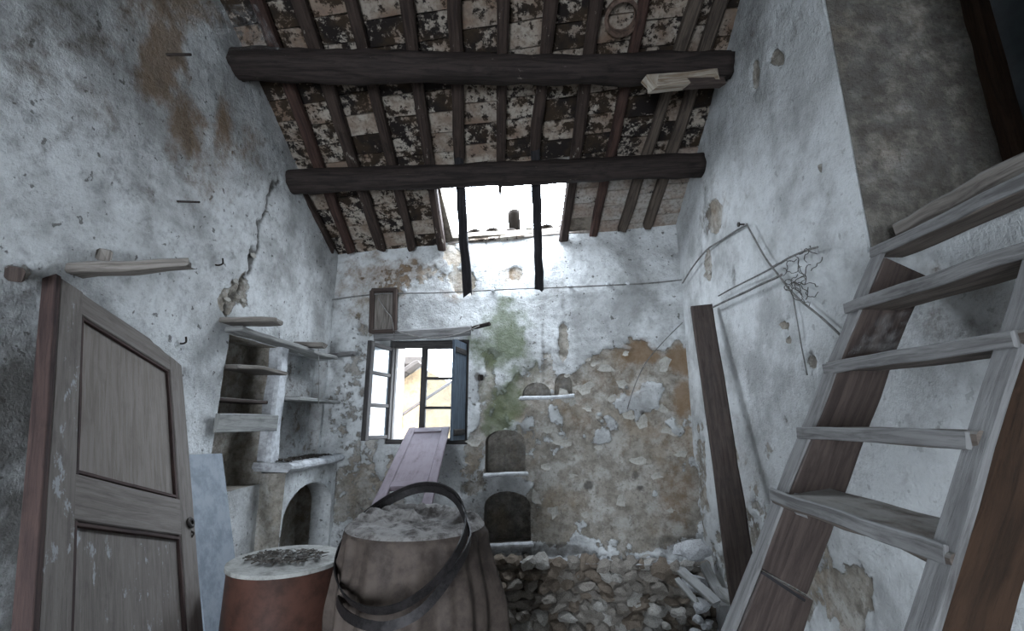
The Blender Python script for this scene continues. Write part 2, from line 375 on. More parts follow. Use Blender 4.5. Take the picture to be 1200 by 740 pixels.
def panel(name, fr, outer, holes, field, mat, parent=None, fine=None, sp=.022, coarse=.14, base_d=0.0):
    """displaced wall surface with real recesses. holes: (poly, depth, back_material or None); field(u,v,p)->(disp, rgba)"""
    rnd = random.Random(3); pts, edges = [], []
    def ring(poly):
        i0 = len(pts); pts.extend(poly); k = len(poly)
        edges.extend((i0 + i, i0 + (i + 1) % k) for i in range(k)); return i0, k
    outer = dense(outer, .1); ring(outer)
    hs = [(dense(h[0], .03), h[1], h[2]) for h in holes]; rings = [ring(h[0]) for h in hs]
    us = [p[0] for p in outer]; vs = [p[1] for p in outer]
    bounds = [(min(q[0] for q in h[0]) - .012, max(q[0] for q in h[0]) + .012, min(q[1] for q in h[0]) - .012, max(q[1] for q in h[0]) + .012, h[0]) for h in hs]
    def grid(u0, u1, v0, v1, st, skip=None):
        nu, nv = int((u1 - u0) / st), int((v1 - v0) / st)
        for i in range(nu + 1):
            for j in range(nv + 1):
                u = u0 + st * (i + .5 * (j & 1)) + rnd.uniform(-.2, .2) * st; v = v0 + st * j + rnd.uniform(-.2, .2) * st
                if skip and skip[0] < u < skip[1] and skip[2] < v < skip[3]: continue
                if not inpoly(u, v, outer): continue
                bad = False
                for b in bounds:
                    if b[0] < u < b[1] and b[2] < v < b[3]:
                        if inpoly(u, v, b[4]) or min(abs(u - q[0]) + abs(v - q[1]) for q in b[4]) < .012: bad = True; break
                if not bad: pts.append((u, v))
    grid(min(us), max(us), min(vs), max(vs), coarse, fine)
    if fine: grid(fine[0], fine[1], fine[2], fine[3], sp)
    r = delaunay_2d_cdt([V(p) for p in pts], edges, [], 0, 1e-6, True)
    ov, of, om = r[0], r[2], r[3]
    back = {}
    for i, l in enumerate(om):
        for k in l: back[k] = i
    faces = []
    for f in of:
        cu = sum(ov[i].x for i in f) / 3; cv = sum(ov[i].y for i in f) / 3
        if not inpoly(cu, cv, outer): continue
        if any(b[0] < cu < b[1] and b[2] < cv < b[3] and inpoly(cu, cv, b[4]) for b in bounds): continue
        faces.append(tuple(f))
    if faces:
        a, b, c = [fr.P(ov[i].x, ov[i].y) for i in faces[0]]
        if (b - a).cross(c - a).dot(fr.n) < 0: faces = [tuple(reversed(f)) for f in faces]
    verts, cols = [], []
    for q in ov:
        p = fr.P(q.x, q.y, base_d); d, c = field(q.x, q.y, p)
        verts.append(p + fr.n * d); cols.append(c)
    for (h, depth, bm), (i0, k) in zip(hs, rings):
        idx = [back[i0 + i] for i in range(k)]; nb = len(verts)
        for i in idx:
            p = verts[i] - fr.n * depth + noise.noise_vector(verts[i] * 5) * .01
            verts.append(p); cols.append(bm if isinstance(bm, tuple) else (0.25, cols[i][1] * .5, cols[i][2] * .4, .15))
        if isinstance(bm, tuple):
            nf = len(verts)
            for i in idx: verts.append(verts[i].copy()); cols.append(bm)
            idx = [nf + i for i in range(k)]
        ar = sum(h[i][0] * h[(i + 1) % k][1] - h[(i + 1) % k][0] * h[i][1] for i in range(k))
        for i in range(k):
            j = (i + 1) % k; faces.append((idx[i], idx[j], nb + j, nb + i))
        if bm is not None and bm != 'open': faces.append(tuple(nb + i for i in range(k)))
    return mesh_obj(name, verts, faces, mat, parent, smooth=False, cols=cols, base=fr.P(0, 0))
def shade_smooth(o, ang=40):
    me = o.data
    for p in me.polygons: p.use_smooth = True
    try: me.set_sharp_from_angle(angle=radians(ang))
    except Exception: pass
    return o

# blob: a soft patch located where the photograph shows it on the wall
def ss(a, b, x):
    t = max(0., min(1., (x - a) / (b - a))); return t * t * (3 - 2 * t)
def blobs(lst, x, y, wob, lo=.6, hi=1.2):
    m = 0.
    for b in lst:
        cx, cy, rx, ry = b[:4]; st = b[4] if len(b) > 4 else 1.
        dx, dy = (x - cx) / rx, (y - cy) / ry
        if abs(dx) > 2 or abs(dy) > 2: continue
        r = math.sqrt(dx * dx + dy * dy) + wob * .55
        m = max(m, st * ss(hi, lo, r))
    return m
def segd(x, y, pts):
    d = 1e9
    for (ax, ay), (bx, by) in zip(pts, pts[1:]):
        vx, vy = bx - ax, by - ay; t = max(0, min(1, ((x - ax) * vx + (y - ay) * vy) / (vx * vx + vy * vy + 1e-9)))
        d = min(d, hypot(x - ax - vx * t, y - ay - vy * t))
    return d
def undulate(p, a=.018, f=1.1): return a * noise.noise(p * f) + a * .35 * noise.noise(p * f * 4.3) + .003 * noise.noise(p * 22)

# ================================================================== THE SETTING
# floor -----------------------------------------------------------------------------------------
fv, ff = [], []
NX, NY = 44, 80
for i in range(NX + 1):
    for j in range(NY + 1):
        x = -2.1 + 4.2 * i / NX; y = -2.9 + 7.2 * j / NY
        fv.append(V((x, y, -.01 + .012 * noise.noise(V((x * 2, y * 2, 0))) + .006 * noise.noise(V((x * 9, y * 9, 2))))))
for i in range(NX):
    for j in range(NY):
        a = i * (NY + 1) + j; ff.append((a, a + NY + 1, a + NY + 2, a + 1))
floor = mesh_obj('floor', fv, ff, M['floor'], smooth=True, base=V((0, 1, 0)))
tag(floor, 'trodden grey earth floor of the ruined room', 'floor', kind='structure')

# back wall -----------------------------------------------------------------------------------------
def rect(u0, u1, v0, v1): return [(u0, v0), (u1, v0), (u1, v1), (u0, v1)]
wu0, wv0 = FB.puv(450, 521); wu1, wv1 = FB.puv(550, 398)
WIN = (wu0, wu1, wv0, wv1)
n1 = [FB.puv(568, 556), FB.puv(616, 555), FB.puv(592, 504), FB.puv(592, 519)]
n2 = [FB.puv(567, 638), FB.puv(622, 637), FB.puv(594, 576), FB.puv(594, 594)]
s1 = [FB.puv(612, 465), FB.puv(646, 464), FB.puv(629, 448), FB.puv(629, 463)]
s2 = [FB.puv(650, 464), FB.puv(671, 463), FB.puv(660, 438), FB.puv(660, 452)]
def arch_of(q): return arch_poly(q[0][0], q[1][0], (q[0][1] + q[1][1]) / 2, q[2][1], q[3][1])
PEEL_B = [(720, 570, 115, 80), (640, 530, 50, 60, .6), (700, 440, 34, 26), (750, 430, 60, 28), (685, 475, 40, 45), (795, 460, 22, 60), (760, 530, 60, 50),
          (620, 470, 30, 40, .7), (575, 470, 20, 60, .6), (560, 540, 30, 50, .6), (660, 395, 8, 22), (640, 620, 70, 30), (780, 600, 50, 50),
          (420, 480, 45, 100, .45), (420, 580, 60, 60, .6), (470, 325, 60, 16, .5), (540, 330, 14, 14, .8), (605, 322, 9, 12, .7), (640, 440, 8, 60, .5), (532, 300, 10, 20, .6)]
STAIN_B = [(750, 413, 30, 14), (800, 425, 22, 22), (800, 470, 14, 46, .9), (720, 440, 50, 30, .4), (770, 520, 50, 40, .3), (450, 322, 60, 22, .65), (415, 345, 30, 40, .45),
           (600, 325, 12, 14, .6), (790, 570, 34, 60, .5), (680, 480, 40, 50, .3), (560, 610, 50, 30, .3), (530, 345, 30, 12, .4)]
MOSS_B = [(590, 400, 36, 62, 1.15), (588, 472, 28, 42, 1.05), (575, 370, 20, 20, .6), (430, 350, 20, 26, .3)]
DIRT_B = [(425, 440, 40, 70, .3), (400, 600, 50, 80, .35), (690, 570, 6, 6, .9), (745, 557, 5, 5, .9), (750, 573, 5, 4, .9), (752, 484, 4, 4, .8), (560, 442, 5, 6, 1), (395, 420, 12, 30, .4),
          (650, 645, 60, 10, .8), (800, 640, 40, 14, .6), (660, 360, 3, 30, .4), (636, 410, 3, 40, .5)]
def field_b(u, v, p):
    x, y = proj(p); w = noise.fractal(p * 5 + V((3, 1, 7)), .8, 2.2, 4); w2 = noise.noise(p * 13)
    pe = blobs(PEEL_B, x, y, w); st = blobs(STAIN_B, x, y, w, .1, 1.45); mo = blobs(MOSS_B, x, y, w, .3, 1.4); di = blobs(DIRT_B, x, y, w * .5)
    d = undulate(p) - .016 * ss(.4, .6, pe + .3 * w2) + (pe > .4) * .006 * w2
    ph = hypot(x - 745, y - 445)
    return d, (pe, st, mo, di)
outB = [(-.12, -.05), (WB + .12, -.05), (WB + .12, ZL + ZSL * (WB + .12) + .03), (-.12, ZL - ZSL * .12 + .03)]
# the wall top is broken down a little under the hole in the roof
hu0, _ = FB.puv(522, 290); hu1, _ = FB.puv(668, 280)
outB[2:2] = []
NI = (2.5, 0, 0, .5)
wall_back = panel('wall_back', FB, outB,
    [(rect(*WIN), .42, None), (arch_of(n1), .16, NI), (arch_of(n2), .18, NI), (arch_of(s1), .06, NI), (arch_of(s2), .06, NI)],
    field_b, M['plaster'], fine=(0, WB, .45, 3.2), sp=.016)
shade_smooth(wall_back, 50)
tag(wall_back, 'crumbling end wall with window, two arched niches and green moss patch', 'wall', kind='structure')

# left wall -----------------------------------------------------------------------------------------
aN = FL.puv(257, 480)[0]; aF = FL.puv(317, 480)[0]; aT = FL.puv(290, 398)[1]; aB = FL.puv(283, 573)[1]
bN = FL.puv(329, 470)[0]; bF = .04; bT = FL.puv(350, 414)[1]; bB = FL.puv(350, 552)[1]
blkN = FL.puv(303, 600)[0]; BLKD = .15
PEEL_L = [(30, 320, 14, 10, .7), (285, 340, 16, 30, .7), (268, 355, 10, 18, .8)]
STAIN_L = [(190, 60, 34, 90, .95), (215, 140, 34, 60, .7), (200, 10, 60, 50, .8), (262, 140, 14, 50, .8), (290, 170, 26, 34, .5), (240, 190, 60, 60, .35), (150, 30, 60, 50, .4), (120, 120, 80, 60, .25), (60, 60, 80, 60, .25)]
DIRT_SHADE_L = [(60, 30, 130, 70, .5), (170, 150, 60, 110, .35), (40, 150, 70, 60, .25), (15, 480, 60, 130, 1.0), (20, 650, 60, 160, 1.0), (15, 390, 55, 70, .6), (90, 20, 90, 40, .3), (100, 120, 120, 90, .22), (214, 190, 12, 60, .4), (240, 290, 70, 60, .12), (60, 330, 50, 20, .3), (280, 250, 40, 60, .15), (20, 30, 60, 60, .25)]  # grime; the lower left patches also paint in shade beside the leaning door
CRACK = [(326, 212), (313, 232), (303, 262), (302, 285), (292, 318), (276, 350), (266, 372)]
def field_l(u, v, p):
    x, y = proj(p); w = noise.fractal(p * 4 + V((9, 1, 2)), .8, 2.2, 4)
    pe = blobs(PEEL_L, x, y, w); st = blobs(STAIN_L, x, y, w, .1, 1.45); di = blobs(DIRT_SHADE_L, x, y, w, .1, 1.5)
    ck = 0
    if 250 < x < 345 and 190 < y < 385:
        d = segd(x + 7 * noise.noise(p * 16), y + 5 * noise.noise(p * 14 + V((5, 5, 5))), CRACK); ck = ss(3.5, 1.0, d)
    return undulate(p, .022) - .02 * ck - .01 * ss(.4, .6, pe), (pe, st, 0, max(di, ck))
LEN = 6.3
def top_l(u0, u1, fr, lift=.05):
    out = []
    for k in range(25):
        u = u1 + (u0 - u1) * k / 24; p = fr.P(u, 0); a, t = roof_ut(p); out.append((u, zroof_ut(a, t) + lift))
    return out
outL = [(-.12, -.05), (LEN, -.05)] + top_l(-.12, LEN, FL)
archw = (FL.puv(330, 620, BLKD)[0], .10, FL.puv(366, 566, BLKD)[1], FL.puv(340, 600, BLKD)[1])
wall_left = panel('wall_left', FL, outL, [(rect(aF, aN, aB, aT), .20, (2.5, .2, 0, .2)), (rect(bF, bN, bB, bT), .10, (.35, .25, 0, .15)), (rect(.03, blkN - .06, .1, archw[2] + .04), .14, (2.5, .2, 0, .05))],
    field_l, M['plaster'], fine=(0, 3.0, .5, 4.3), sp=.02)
shade_smooth(wall_left, 50)
tag(wall_left, 'stained limewashed side wall with a shelf alcove and long crack', 'wall', kind='structure')
# masonry base with arch, under the ledge, built against the left wall
ltop = FL.puv(350, 551, BLKD)[1]
def field_k(u, v, p):
    x, y = proj(p); w = noise.fractal(p * 6, .8, 2.2, 3)
    return undulate(p, .008), (.25 + .5 * w if y > 600 else .1 + .3 * w, 0, 0, .1)
blk = panel('arch_base', FL, [(.0, 0), (blkN, 0), (blkN, ltop), (0, ltop)], [(arch_poly(.05, archw[0], .03, archw[2], archw[3] - .05, 14), .16, None)],
            field_k, M['plaster'], wall_left, fine=(0, blkN, .3, ltop), sp=.03, base_d=BLKD)
def quadpanel(name, a, b, c, d, mat, parent, nu=10, nv=14, peel=.9, amp=.012, dirt_shade=.15):
    vs, fs, cs = [], [], []
    for i in range(nu + 1):
        for j in range(nv + 1):
            p = (a.lerp(b, i / nu)).lerp(d.lerp(c, i / nu), j / nv)
            w = noise.fractal(p * 8, .8, 2.2, 3); vs.append(p + noise.noise_vector(p * 9) * amp * (0 < i < nu)); cs.append((peel + .4 * w, .1, 0, dirt_shade + .3 * w))
    for i in range(nu):
        for j in range(nv): k = i * (nv + 1) + j; fs.append((k, k + nv + 1, k + nv + 2, k + 1))
    return mesh_obj(name, vs, fs, mat, parent, smooth=True, cols=cs)
quadpanel('base_end', FL.P(blkN, 0, -.02), FL.P(blkN, 0, BLKD + .005), FL.P(blkN, ltop, BLKD + .005), FL.P(blkN, ltop, -.02), M['plaster'], wall_left)

# right wall -----------------------------------------------------------------------------------------
oF = FR.puv(990, 145)[0]; oS = FR.puv(1020, 296)[1]
oN, oT = oF + .74, 4.3
PEEL_R = [(838, 253, 11, 24), (829, 311, 6, 22), (885, 88, 5, 20), (908, 68, 8, 12), (913, 70, 6, 8, .8), (855, 590, 16, 70, .7), (850, 520, 10, 40, .6), (930, 520, 40, 60, .35), (985, 700, 40, 60, .75), (940, 690, 30, 40, .6),
          (918, 382, 9, 6), (923, 400, 5, 5), (952, 425, 8, 10), (958, 198, 4, 8), (880, 640, 40, 60, .6), (1080, 300, 60, 25, .2), (823, 560, 10, 80, .6)]
STAIN_R = [(830, 240, 30, 40, .25), (860, 560, 30, 60, .25), (1120, 340, 80, 30, .3), (1090, 380, 60, 30, .3)]
DIRT_R = [(880, 60, 50, 80, .22), (930, 40, 30, 60, .2), (1080, 250, 40, 30, .6), (1100, 380, 70, 25, .4), (827, 250, 4, 40, .6), (862, 322, 3, 16, .7), (820, 290, 3, 60, .4), (1090, 460, 40, 20, .25), (953, 415, 4, 8, .8)]
def field_r(u, v, p):
    x, y = proj(p); w = noise.fractal(p * 6 + V((2, 8, 2)), .8, 2.2, 4)
    small = .35 if 800 < x < 960 and y < 450 else 1
    pe = blobs(PEEL_R, x, y, w * small); st = blobs(STAIN_R, x, y, w, .1, 1.45); di = blobs(DIRT_R, x, y, w * small)
    return undulate(p, .02) - .018 * ss(.4, .6, pe), (pe, st, 0, di)
outR = [(-.12, -.05), (LEN, -.05)] + top_l(-.12, LEN, FR)
wall_right = panel('wall_right', FR, outR, [(rect(oF, oN, oS, oT), .6, 'open')], field_r, M['plaster_r'], fine=(0, 2.9, .4, 4.3), sp=.02)
shade_smooth(wall_right, 50)
tag(wall_right, 'bluish white side wall with a high loft doorway', 'wall', kind='structure')
quadpanel('doorway_reveal', FR.P(oF + .012, oS, -.005), FR.P(oF + .012, oS, -.6), FR.P(oF + .012, oT, -.6), FR.P(oF + .012, oT, -.005), M['plaster'], wall_right, nu=24, nv=60, peel=2.2, amp=.008, dirt_shade=.75)  # bare brown plaster, its colour darkened further to stand in for shade
# the door closing the loft doorway, with its frame
door_1 = empty('door_1', FR.P((oF + oN) / 2, oS, -.6), 'dark slate loft door at the back of the deep doorway', 'door', kind='structure')
plank('door_leaf', FR.P((oF + oN) / 2, oS, -.63), FR.P((oF + oN) / 2, oT, -.63), FR.u, oN - oF, .04, M['slate_door'], door_1, jit=0, rag=0)
plank('door_jamb', FR.P(oF + .03, oS + .01, -.57), FR.P(oF + .03, oT, -.57), FR.u, .07, .07, M['raw_wood'], door_1, n=14, jit=.008)
plank('door_jamb', FR.P(oN - .03, oS + .01, -.57), FR.P(oN - .03, oT, -.57), FR.u, .07, .07, M['raw_wood'], door_1, n=14, jit=.008)

# rear wall, behind the camera, with an unseen doorway added for fill daylight -----------------------
RY = -2.3
def rearbox(x0, x1, z0, z1): return [(x0, z0), (x1, z0), (x1, z1), (x0, z1)]
FRE = Frame(V((-2.1, RY, 0)), V((1, 0, 0)), V((0, 1, 0)))
FILL_DW = (.6, 1.7, 0.0, 2.1)
wall_rear = panel('wall_rear', FRE, [(0, -.05), (4.2, -.05), (4.2, 4.6), (0, 4.6)], [(rect(FILL_DW[0], FILL_DW[1], FILL_DW[2] + .01, FILL_DW[3]), .35, None)],
                  lambda u, v, p: (undulate(p), (0, 0, 0, 0)), M['plaster'])
tag(wall_rear, 'plain limewashed wall with an unseen doorway added for fill daylight', 'wall', kind='structure')
portal('fill_doorway_portal', FRE.P((FILL_DW[0] + FILL_DW[1]) / 2, 1.0, -.3), FRE.P((FILL_DW[0] + FILL_DW[1]) / 2, 1.0, 1), FILL_DW[1] - FILL_DW[0], FILL_DW[3])
portal('window_portal', FB.P((WIN[0] + WIN[1]) / 2, (WIN[2] + WIN[3]) / 2, -.40), FB.P((WIN[0] + WIN[1]) / 2, (WIN[2] + WIN[3]) / 2, 1), WIN[1] - WIN[0], WIN[3] - WIN[2])

# roof: slab with the hole, tiles and rafters as pieces of it ---------------------------------------
HOLE_PX = [(513, 214), (560, 212), (606, 206), (640, 206), (668, 200), (665, 270), (640, 273), (600, 275), (560, 277), (530, 280)]
HOLE = [roof_uv(*q, off=.02) for q in HOLE_PX]
hc = V((sum(q[0] for q in HOLE) / len(HOLE), sum(q[1] for q in HOLE) / len(HOLE)))
portal('roof_hole_portal', RP(hc.x, hc.y, .08), RP(hc.x, hc.y, -1), 1.0, .7)
def slab():
    pts, edges = [], []
    def ring(poly):
        i0 = len(pts); pts.extend(poly); k = len(poly); edges.extend((i0 + i, i0 + (i + 1) % k) for i in range(k))
    u0, u1, t0, t1 = -.55, WB + .55, -.5, 6.9
    outer = dense([(u0, t0), (u1, t0), (u1, RIDGE), (u1, t1), (u0, t1), (u0, RIDGE)], .25); ring(outer); ring(dense(HOLE, .05))
    for i in range(1, 16):
        u = u0 + (u1 - u0) * i / 16
        pts.append((u, RIDGE))
        for t in (.9, 1.5, 2.2, 3, 4.7, 5.6): pts.append((u, t))
    r = delaunay_2d_cdt([V(p) for p in pts], edges, [], 0, 1e-6, True); ov, of = r[0], r[2]; n = len(ov)
    vs = [RP(q.x, q.y, .04) for q in ov] + [RP(q.x, q.y, .09) for q in ov]; fs = []; cnt = {}
    for f in of:
        c = (sum(ov[i].x for i in f) / 3, sum(ov[i].y for i in f) / 3)
        if inpoly(*c, HOLE): continue
        f = tuple(f); fs.append(f[::-1]); fs.append(tuple(i + n for i in f))
        for i in range(3):
            e = (f[i], f[(i + 1) % 3]); cnt[frozenset(e)] = cnt.get(frozenset(e), []) + [e]
    for l in cnt.values():
        if len(l) == 1: a, b = l[0]; fs.append((a, b, b + n, a + n))
    return mesh_obj('ceiling', vs, fs, M['soot_roof'], base=RP(WB / 2, 0, 0))
ceiling = slab(); tag(ceiling, 'sooty tiled roof underside with a ragged hole to the sky', 'ceiling', kind='structure')

# rafters: photograph pixels of the line of each rafter on the roof plane
RAFT = [[(262, 60), (325, 185), (354, 231), (389, 299)], [(298, 0), (372, 199), (387, 231), (411, 300)], [(347.5, 0), (382, 94), (408, 196), (426, 231), (448, 297)],
        [(411, 0), (435, 98), (454, 196), (468, 231), (485, 297)], [(478, 0), (489, 96), (498, 194), (507, 231), (520, 297)], [(532, 0), (538, 99), (539, 205)],
        [(592, 0), (587, 99), (585, 192), (589, 238)], [(649, 0), (634, 97), (626.5, 192)], [(707, 0), (685, 96), (670, 186), (669, 214), (664, 289)],
        [(760, 0), (734.5, 99), (716, 185), (707, 210), (698, 283)], [(823, 0), (781, 111), (762, 180), (747, 206), (732, 277)], [(852, 20), (790, 150), (781, 185), (766, 270)]]
def fitline(q):
    n = len(q); mt = sum(p[1] for p in q) / n; mu = sum(p[0] for p in q) / n
    b = sum((p[1] - mt) * (p[0] - mu) for p in q) / sum((p[1] - mt) ** 2 for p in q); return mu - b * mt, b
RT_H = .075
RLINE = []
for i, px in enumerate(RAFT):
    q = [roof_uv(*p, off=-RT_H) for p in px]; a, b = fitline(q); RLINE.append((a, b, min(p[1] for p in q)))
    lo = min(p[1] for p in q)
    if i in (5, 7): lo = .78
    mt = M['rafter']
    if i in (1, 9): mt = M['rafter_red']
    if i in (10, 11): mt = M['rafter_pale']
    top = 3.75
    A = RP(a + b * top, top, -RT_H / 2 + .002); B = RP(a + b * lo, lo, -RT_H / 2 + .002)
    kw = dict(tshape=(lambda f: 1 if f < .93 else max(.12, 1 - (f - .93) * 12.5))) if i == 6 else {}
    plank('rafter', A, B, EB, .068 + .012 * ((i * 7) % 3) / 2, RT_H, mt, ceiling, n=18, jit=.012, rag=.025, ch=.22, seed=i, **kw)
# tiles laid across the rafters
BAYS = [(-.03, 0, 0)] + RLINE + [(WB + .02, 0.02, 0)]
rt = random.Random(5); TP = .136
def tile_piece(u00, u01, u10, u11, t0, t1, off, mat):
    th = .022; g = .004; vs = []
    tw = rt.uniform(-.004, .004); sk = rt.uniform(-.006, .006)
    for o in (off, off + th):
        for (u, t, s) in ((u00 + g, t0 + g + sk, -1), (u01 - g, t0 + g - sk, 1), (u11 - g, t1 - g - sk, 1), (u10 + g, t1 - g + sk, -1)):
            vs.append(RP(u, t, o + s * tw))
    mesh_obj('tile', vs, [(3, 2, 1, 0), (4, 5, 6, 7), (0, 1, 5, 4), (1, 2, 6, 5), (2, 3, 7, 6), (3, 0, 4, 7)], mat, ceiling)
for bi in range(len(BAYS) - 1):
    (a0, b0, _), (a1, b1, _) = BAYS[bi], BAYS[bi + 1]
    sh = rt.uniform(-.05, .05)
    for r in range(-1, 17):
        t0 = .02 + sh + r * TP; t1 = t0 + TP
        if t0 < -.16: continue
        u00, u01, u10, u11 = a0 + b0 * t0, a1 + b1 * t0, a0 + b0 * t1, a1 + b1 * t1
        cu, ct = (u00 + u01) / 2, (t0 + t1) / 2
        corners = [(u00 + .03, t0 + .03), (u01 - .03, t0 + .03), (u00 + .03, t1 - .03), (u01 - .03, t1 - .03), (cu, ct)]
        if sum(inpoly(*c, HOLE) for c in corners) >= 1: continue
        if u01 - u00 < .05 or u11 - u10 < .05: continue
        mat = M['tile0'] if rt.random() < (.5 if ct < 1.25 else .25) else M['tile1']
        if ct < .62: mat = M['tile2'] if bi > 7 else M['tile0']
        tile_piece(u00, u01, u10, u11, t0, t1, rt.uniform(.004, .012), mat)
# curved clay tiles of the outer roof, seen through the hole
def coppo(u, t0, t1, r0, r1, off, mat, tilt=0, conc=1):
    vs, fs = [], []; K = 8
    for s in (0, 1):
        for k in range(9):
            t = t0 + (t1 - t0) * k / 8; r = (r0 + (r1 - r0) * k / 8) - s * .012
            for j in range(K + 1):
                a = pi * j / K; vs.append(RP(u + cos(a) * r, t, off + conc * sin(a) * r + tilt * k / 8))
    W = 9 * (K + 1)
    for k in range(8):
        for j in range(K):
            a = k * (K + 1) + j; fs += [(a, a + 1, a + K + 2, a + K + 1), (W + a, W + a + K + 1, W + a + K + 2, W + a + 1)]
    for j in range(K): fs += [(j, W + j, W + j + 1, j + 1), (8 * (K + 1) + j, 8 * (K + 1) + j + 1, W + 8 * (K + 1) + j + 1, W + 8 * (K + 1) + j)]
    for k in range(8):
        for j in (0, K): a = k * (K + 1) + j; fs.append((a, a + K + 1, W + a + K + 1, W + a))
    return mesh_obj('clay_roof_tile', vs, fs, mat, ceiling, smooth=True)
tb = min(q[1] for q in HOLE)
uA, uZ = min(q[0] for q in HOLE) - .3, max(q[0] for q in HOLE) + .3
k = 0; u = uA
while u < uZ:
    coppo(u, -.48, tb - .01 + rt.uniform(-.03, .03), .085, .07, .10, M['clay']); u += .165; k += 1
coppo(roof_uv(600, 262)[0], -.15, tb + .08, .055, .055, .155, M['clay'], tilt=.09)
coppo(roof_uv(612, 212)[0], max(q[1] for q in HOLE) - .10, max(q[1] for q in HOLE) + .30, .06, .07, .09, M['clay'])
for (x0, y0, x1, y1, w_) in ((526, 292, 664, 281, .05), (556, 286, 662, 275, .03), (575, 281, 640, 277, .025)):
    (ua, ta), (ub, tb_) = roof_uv(x0, y0, .03), roof_uv(x1, y1, .03)
    plank('batten', RP(ua, max(.0, ta), .03), RP(ub, max(.0, tb_), .03), NB, w_, .03, M['plank'], ceiling, n=14, jit=.015, rag=.03)
# terracotta flue sticking through the tiles
def lathe(name, prof, cen, ax, mat, parent=None, seg=32, tags=None, jit=0, smooth=True):
    ax = V(ax).normalized(); s = ax.cross(V((.3, .9, .1))).normalized(); w = ax.cross(s); vs, fs = [], []
    for (r, h) in prof:
        for j in range(seg):
            a = 2 * pi * j / seg; d = s * cos(a) + w * sin(a); p = V(cen) + ax * h + d * r
            vs.append(p + d * (jit * noise.noise(p * 9)))
    for i in range(len(prof) - 1):
        for j in range(seg):
            j2 = (j + 1) % seg; fs.append((i * seg + j, i * seg + j2, (i + 1) * seg + j2, (i + 1) * seg + j))
    if prof[0][0] > 1e-4: pass
    o = mesh_obj(name, vs, fs, mat, parent, smooth=smooth)
    if tags: tag(o, *tags)
    return shade_smooth(o, 35)
fu = roofpix(728, 18)
flue = lathe('flue_pipe', [(.075, .0), (.10, -.005), (.105, -.05), (.085, -.055), (.08, -.0), (.075, .02), (.001, .022)], fu, RN, M['terracotta'], None, 24,
             ('round terracotta flue collar set in the sooty ceiling tiles', 'flue pipe'))

# beams -----------------------------------------------------------------------------------------------
BO = -RT_H - .082
b2a = roofpix(324, 213, BO); b2b = roofpix(806, 194, BO)
log('ceiling_beam', b2a - FL.n * .08, b2b - FR.n * .10, .088, .084, M['beam'], None, bend=(0, 0, -.012), jit=.2,
    tags=('dark log purlin crossing just above the roof hole', 'beam'))
b1a = roofpix(252, 74, BO); b1b = roofpix(838, 80, BO)
beam1 = empty('ceiling_beam', (b1a + b1b) / 2, 'soot black log beam with a pale splintered end, higher of the two beams', 'beam')
log('log', b1a - FL.n * .08, b1b - FR.n * .08, .088, .084, M['beam'], beam1, bend=(0, 0, -.02), jit=.3)
e1 = atY(764, 98, b1b.y - .08); e2 = atY(838, 92, b1b.y - .05)
plank('splintered_end', e1, e2, V((0, 0, 1)), .085, .07, M['splinter'], beam1, n=12, jit=.008, rag=.05, ch=.1)
plank('splintered_end', e1.lerp(e2, .55) - V((0, .01, .03)), e2 - V((-.03, .01, .035)), V((0, 0, 1)), .05, .05, M['brown_wood'], beam1, n=6, jit=.008, rag=.04, ch=.1)
# rafters broken off and hanging across the hole
for (x0, y0, x1, y1, lab) in ((541, 196, 548, 345, 'charred broken rafter hanging over the wall toward the window'), (628, 190, 632, 338, 'charred broken rafter hanging over the wall above the small niches')):
    A = RP(roof_uv(x0, y0)[0], .80, -.05); B = atY(x1, y1, 3.66)
    plank('hanging_rafter', A, B, EB, .07, .05, M['hang'], None, n=16, jit=.01, rag=.03, tags=(lab, 'rafter'))

# ================================================================== BACK WALL DETAILS
# rubble footing under the plaster
zt = FB.puv(700, 660, .1)[1]
def field_f(u, v, p):
    w = noise.fractal(p * 7, .8, 2.2, 4); return .035 * w + .03 * noise.noise(p * 13), (1, .1, 0, .2)
foot = panel('rubble_core', FB, [(0, 0), (WB, 0), (WB, zt), (0, zt)], [], field_f, M['rubble'], wall_back, fine=(.8, WB, 0, zt), sp=.025, base_d=.095)
tv, tf = [], []
for i in range(81):
    u = WB * i / 80
    for d in (-.03, .06, .135): tv.append(FB.P(u, zt + .01 * noise.noise(V((u * 6, d * 9, 1))), d + (.02 * noise.noise(V((u * 5, 0, 3))) if d > .1 else 0)))
for i in range(80):
    for j in range(2): a = i * 3 + j; tf.append((a, a + 1, a + 4, a + 3))
mesh_obj('footing_ledge', tv, tf, M['lump'], wall_back, smooth=True)
def rock_mesh(i):
    r = random.Random(i); bm = bmesh.new(); bmesh.ops.create_icosphere(bm, subdivisions=2, radius=1)
    off = V((i * 7.3, i * 3.1, 1)); sq = V((1, r.uniform(.8, 1), r.uniform(.75, 1)))
    for v in bm.verts:
        d = v.co.normalized(); k = .95 + .42 * noise.noise(d * 1.4 + off) + .30 * noise.noise(d * 2.8 + off)
        m = max(abs(d.x), abs(d.y), abs(d.z)); d = d * (k * (.6 + .4 / m)); v.co = V((d.x * sq.x, d.y * sq.y, d.z * sq.z))
    me = bpy.data.meshes.new('stone'); bm.to_mesh(me); bm.free()
    return me
ROCKS = []
for i in range(12):
    for mk in ('stone_a', 'stone_b', 'stone_c', 'lump'):
        me = rock_mesh(i) if mk == 'stone_a' else ROCKS[-1][0].copy()
        me.materials.clear(); me.materials.append(M[mk]); ROCKS.append((me, mk))
def rock(name, loc, sx, sy, sz, kinds, parent=None, rr=random):
    me = rr.choice([m for m, k in ROCKS if k in kinds]); o = bpy.data.objects.new(name, me); place(o, loc, parent)
    o.scale = (sx, sy, sz); o.rotation_euler = (rr.uniform(-.5, .5), rr.uniform(-.5, .5), rr.uniform(0, 6.3)); return o
